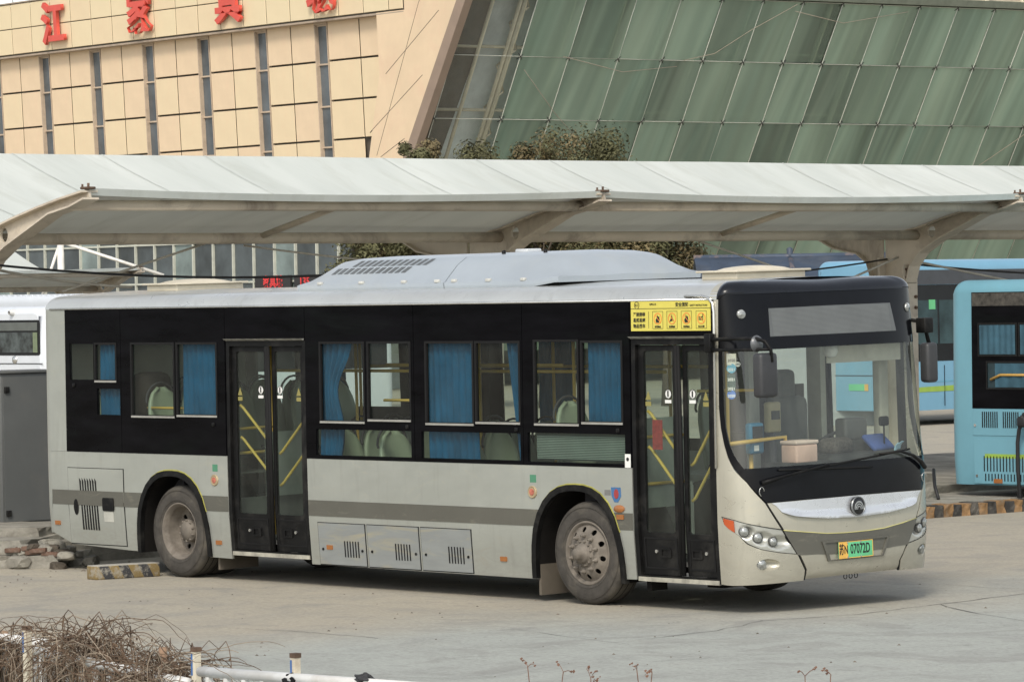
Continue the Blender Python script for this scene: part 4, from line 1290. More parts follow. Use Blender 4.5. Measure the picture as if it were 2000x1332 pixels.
# shoulders from dome back to the roof
for sg in (0, 1):
    a_ = [r[0 if sg == 0 else -1] for r in rows[:9]]
    so = MB(); so.grid([a_, [(1.70, p[1], p[2]) for p in a_]]); so.build('dome_shoulder', M_FRNT, BUS)
gr = MB(); gr.tube([fs(-.93 + 1.86 * j / 40, 2.85 - (.05 * max(0, abs(-.93 + 1.86 * j / 40) - .75) / .18), .002) for j in range(41)], .005, 5); gr.build('dome_gap', M_GASK, BUS)
# wipers
def wiper(pts, blade, piv):
    w = MB(); w.tube([fs(a, b2, o) for a, b2, o in pts], [.022, .02, .014, .012, .010][:len(pts)], 8); o = w.build('wiper', M_BLACKM, BUS)
    b_ = MB()
    n_ = 10
    for q in range(n_):
        pass
    b_.tube([fs(blade[0][0] + (blade[1][0] - blade[0][0]) * k / n_, blade[0][1] + (blade[1][1] - blade[0][1]) * k / n_, .018) for k in range(n_ + 1)], .009, 6)
    b_.build('blade', M_GASK, o)
    h = MB(); c = fs(*piv, .02); h.tube([c + Vector((0, .03 * math.cos(t), -.05 + .04 * math.sin(t))) for t in [k * PI * 2 / 12 for k in range(10)]], .004, 5); h.build('washer_hose', M_CHRM, o)
wiper([(-.549, 1.165, .03), (-.50, 1.185, .04), (-.423, 1.216, .05), (-.29, 1.255, .04), (-.161, 1.295, .03)], ((-.443, 1.272), (.12, 1.240)), (-.55, 1.14))
wiper([(.545, 1.19, .03), (.48, 1.25, .04), (.40, 1.31, .05), (.31, 1.357, .04), (.177, 1.350, .03)], ((-.24, 1.268), (.40, 1.372)), (.54, 1.15))
# inspection stickers inside the near edge of the windscreen
for s, z, w, h, mat, tx, rnd in ((-.725, 2.268, .085, .10, pm('sticker_cream', (.62, .60, .5), .6), '2020', 0), (-.733, 2.188, .085, .085, pm('sticker_cyan', (.08, .36, .5), .6), '2021', 1),
                             (-.742, 2.100, .075, .085, pm('sticker_dark', (.03, .07, .06), .6), '2021', 0), (-.749, 2.018, .075, .075, MATS['sticker_dark'], '2021', 0), (-.754, 1.955, .08, .08, pm('sticker_blue', (.05, .16, .5), .6), '2020', 1)):
    c = fs(s, z, -.012); ux = (fs(s + .02, z) - fs(s - .02, z)).normalized(); uy = (fs(s, z + .02) - fs(s, z - .02)).normalized()
    m = MB()
    if rnd: m.prism(ell(0, 0, w / 2, h / 2, 20), lambda a, b2: (a, b2, 0), lambda a, b2: (a, b2, .002))
    else: m.prism(rect(-w / 2, w / 2, -h / 2, h / 2), lambda a, b2: (a, b2, 0), lambda a, b2: (a, b2, .002))
    o = m.build('sticker', mat, WSC); o.matrix_local = frameM(c, ux, uy)
    text_obj(tx, .034, M_TXT if 'cream' in mat.name else M_WHITE, Matrix.Translation((0, -.012, .003)), o, bold=.0008)
c = fs(-.655, 2.223, -.012); m = MB(); m.prism(ell(0, 0, .026, .022, 18), lambda a, b2: (a, b2, 0), lambda a, b2: (a, b2, .002)); o = m.build('sticker', M_WHITE, WSC); o.matrix_local = frameM(c, fs(-.64, 2.223) - fs(-.67, 2.223), fs(-.655, 2.24) - fs(-.655, 2.2))
text_obj('CCC', .022, M_TXT, Matrix.Translation((0, 0, .003)), o, bold=.001)
# mirrors
def mirror_near():
    m = MB()
    m.bbox(1.70, 1.78, -.06, .03, 2.33, 2.50, .01)
    m.tube([(1.75, -.03, 2.445), (2.1, -.10, 2.455), (2.42, -.12, 2.455), (2.52, -.11, 2.43), (2.555, -.08, 2.36), (2.555, -.07, 2.25)], .017, 8)
    m.tube([(1.75, -.03, 2.355), (2.1, -.10, 2.355), (2.44, -.12, 2.36), (2.545, -.09, 2.36)], .015, 8)
    o = m.build('mirror_arm', M_BLACKM, BUS)
    m = MB(); m.bbox(2.44, 2.56, -.21, .01, 1.94, 2.33, .035, 3); m.build('mirror', pm('mirror_housing', (.035, .036, .038), .5, var=.2), o)
    m = MB(); m.lathe([(0, .02), (.04, .015), (.07, -.006), (.075, -.02)], 'X', (2.42, -.10, 2.41), 20); m.build('round_mirror', pm('mirror_back_pale', (.12, .125, .13), .35, metal=.3), o)
mirror_near()
m = MB(); m.bbox(1.90, 2.02, 2.50, 2.62, 2.42, 2.56, .012); m.tube([(1.80, 2.47, 2.55), (1.95, 2.56, 2.52), (1.98, 2.60, 2.30)], .02, 8); o = m.build('mirror_arm', M_BLACKM, BUS)
m = MB(); m.bbox(1.93, 2.05, 2.50, 2.65, 1.96, 2.33, .035, 3); m.build('mirror', pm('mirror_housing', (.035, .036, .038), .5, var=.2), o)
# tow ring hooks under the bumper
for dy in (-.06, 0, .06):
    c = fs(dy * .6 - .0, .29, -.05); m = MB(); m.tube([c + Vector((0, .022 * math.cos(t), -.035 + .022 * math.sin(t))) for t in [k * PI / 5 for k in range(10)]], .004, 6, closed=True); m.build('hook_ring', M_GASK, BUS)

# ================================================================== wheels
def wheel(x, y, front, flip=False, zc=.48):
    T = MB(); R_ = .48
    d = .28
    prof = [(.292, .005), (.30, -.004), (.335, -.012), (.40, -.010), (.445, .002), (.466, .022), (.476, .045), (.478, .08), (.478, d - .08), (.476, d - .045), (.466, d - .022), (.44, d), (.33, d + .005), (.292, d)]
    T.lathe(prof, 'Y', (0, 0, 0), 56)
    w = T.build('wheel', M_TYRE, BUS)
    gr = MB()
    for yy in (.07, .14, .21):
        gr.lathe([(.4795, yy - .006), (.4795, yy + .006)], 'Y', (0, 0, 0), 56)
    gr.build('tread_groove', M_GASK, w)
    for rr in (.325, .425):
        q = MB(); q.lathe([(rr - .003, -.0112), (rr, -.0155), (rr + .003, -.0112)], 'Y', (0, 0, 0), 56); q.build('sidewall_ring', M_TYRE, w)
    if front:
        rim = MB(); rim.lathe([(.295, .03), (.298, .0), (.292, -.008), (.280, -.006), (.272, .012), (.262, .02)], 'Y', (0, 0, 0), 56); rim.build('rim_flange', M_RIM, w)
        dk = MB()
        holes = [ell(.218 * math.cos(2 * PI * k / 10 + .15), .218 * math.sin(2 * PI * k / 10 + .15), .026, .026, 14) for k in range(10)]
        def cone(a, b2, o):
            r = math.hypot(a, b2)
            y = .022 - .05 * max(0, min(1, (.262 - r) / .06)) + (.0 if r > .18 else -.012)
            return (a, y - o, b2)
        patch(dk, ell(0, 0, .264, .264, 48), cone, holes, .03, .012, 0.0); dk.build('rim_disc', M_RIM, w)
        dr = MB(); dr.disc((0, .10, 0), .27, (0, -1, 0), 40, .01); dr.build('brake_drum', M_GASK, w)
        hb = MB(); hb.lathe([(.13, -.03), (.128, -.05), (.10, -.06), (.092, -.062), (.09, -.085), (.075, -.10), (.058, -.105), (.056, -.14), (.045, -.155), (.0, -.16)], 'Y', (0, 0, 0), 32); hb.build('hub', M_RIM, w)
        for k in range(10):
            a = 2 * PI * k / 10
            b_ = MB(); b_.lathe([(.021, -.035), (.021, -.058), (.013, -.06), (.012, -.085), (0, -.087)], 'Y', (.1675 * math.cos(a), 0, .1675 * math.sin(a)), 8); b_.build('wheel_nut', M_RIM, w)
        for k in range(12):
            a = 2 * PI * k / 12 + .1
            b_ = MB(); b_.lathe([(.010, -.055), (.010, -.072), (0, -.074)], 'Y', (.113 * math.cos(a), 0, .113 * math.sin(a)), 6); b_.build('hub_bolt', M_RIM, w)
    else:
        rim = MB(); rim.lathe([(.295, .03), (.298, .0), (.292, -.006), (.282, .0), (.275, .02), (.258, .035), (.252, .06), (.25, .165), (.235, .18)], 'Y', (0, 0, 0), 56); rim.build('rim_barrel', M_RIM, w)
        dk = MB(); holes = [ell(.19 * math.cos(2 * PI * k / 10 + .2), .19 * math.sin(2 * PI * k / 10 + .2), .027, .027, 14) for k in range(10)]
        patch(dk, ell(0, 0, .245, .245, 44), lambda a, b2, o: (a, .178 + .02 * min(1, max(0, (.2 - math.hypot(a, b2)) / .05)) - o, b2), holes, .03, .012, 0.0); dk.build('rim_disc', M_RIM, w)
        dr = MB(); dr.disc((0, .235, 0), .25, (0, -1, 0), 40, .01); dr.build('brake_drum', M_GASK, w)
        hb = MB(); hb.lathe([(.125, .19), (.12, .12), (.112, .10), (.10, .10), (.098, .085), (.03, .082), (0, .082)], 'Y', (0, 0, 0), 32); hb.build('hub', M_RIM, w)
        for k in range(10):
            a = 2 * PI * k / 10
            b_ = MB(); b_.lathe([(.012, .115), (.012, .082), (0, .08)], 'Y', (.108 * math.cos(a), 0, .108 * math.sin(a)), 6); b_.build('hub_bolt', M_RIM, w)
        T2 = MB(); T2.lathe([(r, h + .31) for r, h in prof], 'Y', (0, 0, 0), 48); T2.build('inner_tyre', M_TYRE, w)
    w.location = (x, y, zc)
    if flip:
        w.rotation_euler = (0, 0, PI)
    else:
        w.rotation_euler = (0, .35, 0)
    return w
wheel(.0, .04, True); wheel(-6.24, .05, False)
wheel(.0, 2.46, True, True, .445); wheel(-6.24, 2.45, False, True, .445)
mf = MB(); mf.box(-.70, -.67, .06, .42, .06, .35); mf.build('mud_flap', pm('mud_flap_brown', (.10, .085, .065), .9), BUS)
mf = MB(); mf.box(-5.66, -5.63, .1, .6, .10, .35); mf.build('mud_flap', MATS['mud_flap_brown'], BUS)
un = MB(); un.box(-8.3, -6.95, .12, 2.38, .34, .39); un.box(-6.95, -5.6, .86, 1.64, .34, .39); un.box(-5.6, -.76, .12, 2.38, .34, .39); un.box(-.76, .6, .86, 1.64, .34, .39); un.box(.6, 1.6, .12, 2.38, .34, .39); un.box(-6.9, -5.6, .75, 1.75, .22, .39); un.tube([(-6.24, .62, .48), (-6.24, 1.9, .48)], .09, 10); un.tube([(0, .34, .46), (0, 2.16, .46)], .06, 10)
un.box(.72, .78, .1, .3, .16, .3); un.box(1.3, 1.5, .3, .7, .2, .3)
un.build('chassis', pm('chassis_black', (.012, .011, .01), .9, spec=.1), BUS)

# ================================================================== roof equipment
M_POD = pm('roof_pod_paint', (.36, .40, .43), .34, metal=.15, var=.06, scale=1.5, dirt=(.46, .46, .40), dirt_amt=.3)
def pod(x0, x1, cap0, cap1, name='roof_pod'):
    """x profile: rises at the ends where cap > 0"""
    rows = []
    N_ = 28
    for i in range(N_ + 1):
        x = x0 + (x1 - x0) * i / N_
        h = 1.0
        if cap0 and x < x0 + cap0: h = math.sin(PI / 2 * (x - x0) / cap0) ** .8
        if cap1 and x > x1 - cap1: h = max(.0, 1 - ((x - (x1 - cap1)) / cap1) ** 2.2)
        base = 2.945 + .035 * max(0, min(1, (x + .95) / .3))
        top = base + .055 + (.255 + .02 * (x + 5) / 6) * h
        sec = [(.32, base), (.31, base + .05), (.33, base + .058), (.50, base + .06 + (top - base - .06) * .62), (.62, base + .06 + (top - base - .06) * .9), (.80, top - .005), (1.25, top + .01)]
        sec = sec + [(2.5 - y, z) for y, z in sec[-2::-1]]
        rows.append([(x, y, z) for y, z in sec])
    m = MB(); m.grid(rows)
    m.add(rows[0], [tuple(range(len(rows[0])))]); m.add(rows[-1], [tuple(range(len(rows[-1])))])
    return m.build(name, M_POD, BUS), rows
P1, r1 = pod(-4.50, -2.25, .50, 0)
P2, r2 = pod(-2.235, -.60, 0, .48)
def pod_pt(x, f, o=.004):
    """point on the near slope of the rear pod, f 0..1 up the slope"""
    y = .345 + (.50 - .345) * f; base = 2.945
    top = base + .055 + (.255 + .02 * (x + 5) / 6)
    if x < -4.50 + .50: top = base + .055 + (.255 + .02 * (x + 5) / 6) * math.sin(PI / 2 * max(0, (x + 4.5)) / .50) ** .8
    z0 = base + .058; z1 = base + .06 + (top - base - .06) * .62
    nrm = Vector((0, -(z1 - z0), .17)).normalized()
    p = Vector((x, .33 + (.17) * f, z0 + (z1 - z0) * f)) + nrm * o
    return p
for k in range(12):
    x = -4.10 + k * .098
    for (f0, f1, sl) in ((.62, .96, .05),):
        m = MB(); a = [pod_pt(x, f0), pod_pt(x + .062, f0), pod_pt(x + .062 + sl, f1), pod_pt(x + sl, f1)]; b_ = [pod_pt(x, f0, -.004), pod_pt(x + .062, f0, -.004), pod_pt(x + .062 + sl, f1, -.004), pod_pt(x + sl, f1, -.004)]
        m.add(a + b_, [(0, 1, 2, 3), (0, 4, 5, 1), (1, 5, 6, 2), (2, 6, 7, 3), (3, 7, 4, 0)]); m.build('vent_slot', pm('slot_grey', (.10, .11, .115), .7), P1)
def pod_pt2(x, f, o=.004):
    base = 2.945; top = base + .055 + (.255 + .02 * (x + 5) / 6)
    z0 = base + .06 + (top - base - .06) * .62; z1 = base + .06 + (top - base - .06) * .9
    return Vector((x, .50 + .12 * f, z0 + (z1 - z0) * f)) + Vector((0, -.6, .8)) * o
for k in range(12):
    x = -3.86 + k * .098
    m = MB(); m.add([pod_pt2(x, .1), pod_pt2(x + .058, .1), pod_pt2(x + .10, .9), pod_pt2(x + .042, .9)], [(0, 1, 2, 3)]); m.build('vent_slot', MATS['slot_grey'], P1)
for i, x in enumerate((-4.15, -3.5, -2.85, -2.35, -2.1, -1.6, -1.1)):
    P_ = P1 if x < -2.24 else P2
    m = MB(); m.bbox(x - .03, x + .03, .305, .345, 2.998, 3.03, .008); m.build('pod_latch', pm('latch_pale', (.5, .5, .46), .5), P_)
for x in (-1.9, -1.3):
    m = MB(); m.lathe([(.02, 0), (.02, .03), (0, .035)], 'Z', (x, .8, 3.26), 8); m.build('pod_bolt', M_BLACKM, P2)
m = MB(); m.bbox(-2.3, -2.12, 1.3, 1.5, 3.26, 3.305, .015); m.build('antenna_box', pm('antenna_grey', (.52, .54, .55), .5), BUS)
gp = MB(); gp.box(-1.4, -.66, .42, 2.08, 2.955, 2.985); gp.build('pod_shadow_gap', M_GASK, BUS)
M_HATCH = pm('hatch_cream', (.55, .50, .39), .5, var=.08, dirt=(.35, .32, .25), dirt_amt=.4)
def roof_hatch(x0, x1):
    m = MB(); m.bbox(x0, x1, .82, 1.72, 2.965, 3.03, .012); m.bbox(x0 - .04, x1 + .04, .78, 1.76, 3.03, 3.05, .008)
    o = m.build('roof_hatch', M_HATCH, BUS)
    m = MB(); rows = []
    for i in range(13):
        t = i / 12; rows.append([(x0 + .08 + (x1 - x0 - .16) * t, .9 + .74 * j / 10, 3.045 + .045 * (max(0, math.sin(PI * t)) ** .35) * (math.sin(PI * j / 10) ** .35 if 0 < j < 10 else 0)) for j in range(11)])
    m.grid(rows); m.build('hatch_dome', M_HATCH, o)
roof_hatch(-7.72, -7.18)
roof_hatch(.80, 1.26)
# ================================================================== inside the silver bus
def part(name, mat, fn, parent=BUS):
    m = MB(); fn(m); return m.build(name, mat, parent)
part('floor', M_FLOOR, lambda m: (m.box(-5.4, -.76, .06, 2.44, .40, .44), m.box(-.76, .6, .86, 1.64, .40, .44), m.box(.6, 1.9, .06, 2.44, .40, .44), m.box(-8.4, -6.95, .06, 2.44, .80, .84), m.box(-6.95, -5.4, .86, 1.64, .80, .84), m.box(-6.95, -5.4, .06, 2.44, 1.085, 1.10), m.box(-5.42, -5.38, .06, 2.44, .44, .84)))
part('ceiling', M_INT, lambda m: m.box(-8.4, 1.75, .1, 2.4, 2.62, 2.65))
part('inner_lining', M_INT, lambda m: (m.box(-8.4, -6.95, .045, .06, .84, 1.27), m.box(-6.95, -5.36, .045, .06, 1.10, 1.27), m.box(-4.02, -.76, .045, .06, .44, 1.27), m.box(-.76, .64, .045, .06, 1.10, 1.27)))
part('inner_lining', M_INT, lambda m: m.box(-8.4, 1.7, 2.43, 2.445, .44, 1.27))
part('air_duct', M_INT, lambda m: (m.box(-8.3, 1.6, .1, .42, 2.47, 2.62), m.box(-8.3, 1.6, 2.1, 2.4, 2.47, 2.62)))
part('rear_bulkhead', M_INT, lambda m: m.box(-8.42, -8.38, .1, 2.4, .84, 2.62))

def make_seat():
    s = MB()
    rows = []
    for i in range(13):                                        # rounded backrest, slightly reclined
        t = i / 12
        hw = .215 * (1 if t < .45 else math.sqrt(max(0, 1 - ((t - .45) / .56) ** 2.6)))
        row = []
        for j in range(9):
            u = -1 + 2 * j / 8
            row.append((-.20 - .14 * t - .035 * (1 - u * u), u * max(hw, .02), .40 + .72 * t))
        rows.append(row)
    s.grid(rows)
    o = s.build('seat', M_SEAT, BUS)
    sd_ = o.modifiers.new('thickness', 'SOLIDIFY'); sd_.thickness = .035; sd_.offset = 0
    c = MB(); c.bbox(-.22, .22, -.21, .21, .38, .45, .03, 3); c.build('cushion', M_SEATD, o)
    f_ = MB(); f_.box(-.12, .05, -.04, .04, 0, .38); f_.build('pedestal', M_SEATD, o)
    h = MB(); h.tube([(-.345, -.19, .95)] + [(-.36, -.19 * math.cos(PI * k / 10), .98 + .19 * math.sin(PI * k / 10)) for k in range(11)] + [(-.345, .19, .95)], .012, 6)
    h.build('grab_handle', M_SEATD, o)
    return o
seat0 = make_seat()
spots = []
for x in (-7.9, -7.15, -6.55, -5.85):
    spots += [(x, .36, .84), (x, .80, .84), (x, 1.72, .84), (x, 2.16, .84)]
for x in (-3.55, -2.78, -1.72):
    spots += [(x, .36, .44), (x, .80, .44)]
for x in (-4.9, -4.1, -3.3, -2.5, -1.7):
    spots += [(x, 2.16, .44), (x, 1.72, .44)]
spots += [(-.22, .38, .74), (-.1, 2.12, .74)]
for i, (x, y, z) in enumerate(spots):
    o = seat0 if i == 0 else copy_tree(seat0, BUS)
    o.location = (x, y, z)
# wheel boxes inside
part('wheel_box', M_INT, lambda m: (m.box(-.75, .58, .07, .85, 1.08, 1.11), m.box(-.75, .58, .83, .86, .44, 1.08), m.box(-.75, .58, 1.65, 2.43, 1.08, 1.11)))
# hand rails
def rail(pts, r=.016, mat=M_YEL):
    m = MB(); m.tube(pts, r, 8); return m.build('handrail', mat, BUS)
for x, y in ((-3.98, .62), (-5.36, .62), (-2.32, .62), (-.75, .62), (-.72, 1.85), (-3.1, 1.5), (.55, .7), (-2.0, 1.5), (-5.4, 1.85)):
    rail([(x, y, .44 if x > -5.38 else .84), (x, y, 2.62)])
for y in (.62, 1.85):
    rail([(-5.3, y, 2.13), (.5, y, 2.13)])
rail([(-3.5, .62, 2.19), (-.9, .62, 2.19)])
rail([(-4.0, .14, 1.30), (-4.0, .60, 1.30)]); rail([(-3.98, .2, 1.05), (-3.98, .62, 1.05)]); rail([(-5.36, .12, 1.55), (-5.36, .62, 1.55)]); rail([(-5.36, .12, 1.30), (-5.36, .62, 1.30)])
rail([(-4.0, .14, 1.72), (-5.34, 1.2, 1.72)], .014); rail([(-4.0, .3, 1.55), (-5.3, 1.3, 1.55)], .014)
rail([(-6.9, .18, 1.75), (-6.2, .18, 1.75)], .014)
rail([(-3.05, .2, 1.86), (-2.55, .2, 1.86), (-2.44, .2, 1.78)], .014)
rail([(.62, .12, 1.55), (.62, .7, 1.55)]); rail([(.62, .12, 1.12), (.62, .7, 1.12)]); rail([(1.62, .3, .44), (1.62, .3, 2.5)]); rail([(.98, .55, 1.96), (1.55, .85, 1.96)], .014)
rail([(1.72, .10, 1.50), (1.80, .40, 1.52), (1.80, .84, 1.54), (1.80, .84, 1.05)], .02)
part('partition', pm('partition_grey', (.22, .24, .22), .6), lambda m: m.box(.58, .61, .12, .72, .9, 1.72))
part('partition', MATS['partition_grey'], lambda m: m.box(-5.34, -5.32, .5, 1.0, .84, 1.5))
part('partition', pm('cab_wall_dark', (.035, .036, .036), .7), lambda m: (m.box(.50, .54, 1.25, 2.4, .44, 1.95), m.box(.50, .54, 1.25, 1.62, 1.95, 2.6)))
part('partition', MATS['cab_wall_dark'], lambda m: m.box(.54, .95, 1.20, 1.24, .44, 1.55))
# curtains: pleated cloth on the near windows, darker on the far side
def curtain(x0, x1, z0, z1, y=.085, mat=M_CURT, x0b=None, x1b=None, waves=7, tie=None):
    x0b = x0 if x0b is None else x0b; x1b = x1 if x1b is None else x1b
    rows = []
    ph = random.uniform(0, 6)
    for i in range(15):
        t = i / 14; row = []
        e = t ** 1.4
        a, b2 = x0 + (x0b - x0) * e, x1 + (x1b - x1) * e
        if tie:
            k = math.exp(-((t - tie[0]) / .25) ** 2)
            b2 = b2 + (tie[1] - b2) * k
        for j in range(41):
            u = j / 40
            row.append((a + (b2 - a) * u, y + .018 * math.sin(u * waves * 2 * PI + ph + .5 * math.sin(t * 3)) + .006 * math.sin(u * waves * 5 + t * 4), z1 + (z0 - z1) * t))
        rows.append(row)
    m = MB(); m.grid(rows); return m.build('curtain', mat, BUS)
curtain(-7.60, -7.19, 1.62, 2.46, waves=5)
curtain(-6.14, -5.46, 1.66, 2.46, waves=8)
curtain(-3.86, -3.36, 1.3, 2.46, x0b=-3.90, x1b=-3.58, waves=5, tie=(.45, -3.62))
curtain(-2.50, -2.40, 1.6, 2.46, x0b=-2.43, waves=2)
curtain(-2.25, -1.52, 1.28, 2.46, waves=8)
curtain(-1.08, -.82, 1.28, 2.46, x0b=-.92, waves=3)
curtain(.03, .58, 1.64, 2.46, waves=7)
for x0, x1 in ((-6.9, -6.3), (-3.2, -2.7), (-2.2, -1.7), (-5.2, -4.8)):
    curtain(x0, x1, 1.38, 2.46, y=2.40, mat=M_CURTD, waves=6)
# a dark coat over the rear seat
part('coat', pm('dark_coat', (.02, .016, .014), .9, var=.5, scale=9), lambda m: m.bbox(-7.28, -6.98, .17, .62, 1.62, 2.12, .12, 3))

# driver's place
part('dashboard', pm('dash_black', (.02, .021, .02), .7, var=.3), lambda m: (m.bbox(1.55, 2.02, 1.20, 2.32, .95, 1.36, .06, 3), m.bbox(1.78, 2.06, .25, 2.3, .75, 1.24, .05, 2), m.bbox(1.42, 1.75, 1.5, 2.3, 1.2, 1.46, .05, 3)))
ds = part('driver_seat', pm('driver_seat_grey', (.085, .09, .085), .8, var=.2), lambda m: (m.bbox(.70, 1.20, 1.72, 2.22, .85, 1.02, .06, 3), m.bbox(.62, .80, 1.72, 2.22, 1.0, 1.85, .08, 3), m.bbox(.60, .74, 1.83, 2.11, 1.80, 2.10, .06, 3)))
part('seat_base', M_SEATD, lambda m: m.box(.78, 1.1, 1.82, 2.12, .44, .88), ds)
sw = MB(); c = Vector((1.40, 1.95, 1.46)); ax_ = Vector((-.45, 0, .9)).normalized(); u_ = Vector((0, 1, 0)); v_ = ax_.cross(u_)
sw.tube([c + (u_ * math.cos(t) + v_ * math.sin(t)) * .23 for t in [k * 2 * PI / 28 for k in range(28)]], .016, 8, closed=True)
for t in (0.3, 2.84, 4.7):
    sw.tube([c, c + (u_ * math.cos(t) + v_ * math.sin(t)) * .23], .014, 6)
sw.tube([c, c - ax_ * .35], .04, 8); sw.build('steering_wheel', M_SEATD, BUS)
part('instrument_hood', pm('hood_grey', (.07, .072, .07), .6), lambda m: m.bbox(1.55, 1.70, 1.74, 2.04, 1.45, 1.66, .03, 3))
part('sun_blind', pm('blind_beige', (.50, .48, .40), .8), lambda m: m.box(1.78, 1.795, 1.42, 2.40, 2.18, 2.50))
part('windscreen_post', pm('post_beige', (.40, .39, .32), .7), lambda m: (m.bbox(1.52, 1.62, 2.30, 2.42, .9, 2.6, .02), m.box(.62, .80, 2.36, 2.43, .9, 2.6)))
part('camera_dome', M_WHITE, lambda m: m.lathe([(0, -.07), (.05, -.055), (.065, -.02), (.065, .03), (.05, .05), (0, .05)], 'Z', (1.83, 1.43, 2.30), 16))
part('driver_screen', pm('screen_edge', (.30, .31, .27), .5), lambda m: (m.box(1.05, 1.08, 1.12, 1.18, .5, 2.6), m.box(.95, .99, 1.20, 1.34, 1.1, 2.6)))
fp = part('fare_post', M_YEL, lambda m: m.tube([(1.68, .52, .44), (1.68, .52, 1.45)], .02, 8))
fb = part('card_reader', pm('reader_blue', (.02, .14, .24), .45), lambda m: m.bbox(1.69, 1.77, .43, .61, 1.40, 1.68, .025, 3))
part('reader_screen', pm('screen_black', (.006, .006, .008), .15), lambda m: m.box(1.771, 1.775, .455, .585, 1.53, 1.65), fb)
part('reader_label', M_WHITE, lambda m: m.box(1.771, 1.774, .47, .53, 1.43, 1.48), fb)
fr_ = part('fare_machine', pm('machine_tan', (.33, .28, .16), .5), lambda m: m.bbox(1.36, 1.44, 1.01, 1.17, 1.56, 1.84, .02))
part('reader_screen', MATS['screen_black'], lambda m: m.box(1.441, 1.444, 1.035, 1.145, 1.68, 1.76), fr_)
part('fare_post', M_SEATD, lambda m: m.tube([(1.40, 1.09, .44), (1.40, 1.09, 1.58)], .03, 8))
mi = part('inside_mirror', M_GASK, lambda m: (m.bbox(1.86, 1.90, 2.0, 2.12, 1.58, 1.67, .02), m.tube([(1.88, 2.06, 1.3), (1.88, 2.06, 1.59)], .008, 6)))
# loose things on the dashboard
def top_thing(o, label, cat):
    return tag(o, label, cat)
bx = thing('cool_box', 'small pink lidded box behind the lower windscreen of the silver bus', 'box', (1.90, .90, 1.315), (PHI, 0, 0))
m = MB(); m.bbox(-.10, .10, -.14, .14, 0, .17, .02, 3); m.build('box_body', pm('box_pink', (.62, .42, .34), .6), bx)
m = MB(); m.bbox(-.107, .107, -.148, .148, .17, .205, .014, 3); m.build('lid', pm('lid_pink', (.66, .52, .44), .6), bx)
dsh = part('dash_shelf', MATS['dash_black'], lambda m: m.box(1.72, 2.08, .66, 1.20, 1.27, 1.312))
bg_ = MB(); bg_.bbox(-.10, .10, -.17, .17, 0, .05, .022, 3); bo = bg_.build('pouch', pm('pouch_blue', (.03, .065, .22), .8, var=.3), None, (1.82, 2.0, 1.44), (PHI, .75, .2)); tag(bo, 'dark blue zip pouch lying on the dashboard of the silver bus', 'pouch')
mk = MB(); mk.grid([[(x * .5, y, .012 * math.sin(y * 30) + .01 * math.cos(x * 20)) for x in (-.09, -.045, 0, .045, .09)] for y in [-.08 + .02 * k for k in range(9)]]); mo = mk.build('face_mask', pm('mask_blue', (.35, .58, .70), .8), None, (1.97, 2.14, 1.42), (0, -1.1, .3)); tag(mo, 'pale blue face mask hung behind the right of the windscreen', 'face mask')
mo.modifiers.new('thickness', 'SOLIDIFY').thickness = .003
bgw = MB(); bgw.bbox(-.11, .11, -.16, .16, 0, .16, .06, 3); b2_ = bgw.build('handbag', pm('bag_brown', (.06, .052, .045), .8, var=.7, scale=40), None, (1.80, 1.48, 1.36), (PHI, 0, .2)); tag(b2_, 'dark checked bag slumped at the middle of the dashboard', 'bag')
# ================================================================== other buses
M_SKY = pm('sky_blue_paint', (.16, .34, .47), .35, var=.05, scale=1.2, dirt=(.16, .36, .48), dirt_amt=.4, coat=.3)
M_TEAL = pm('teal_blue_paint', (.145, .325, .40), .42, var=.06, scale=1.5, dirt=(.15, .31, .36), dirt_amt=.5)
M_WBUS = pm('white_bus_paint', (.60, .63, .66), .4, var=.05, scale=1.2, dirt=(.5, .5, .48), dirt_amt=.3)
M_DKGL = pm('dark_bus_glass', (.012, .014, .016), .12, var=.4, scale=1, spec=.35)
M_LIME = pm('lime_stripe', (.25, .38, .06), .45)
M_DKGR = pm('charcoal_panel', (.05, .055, .062), .45, var=.15)

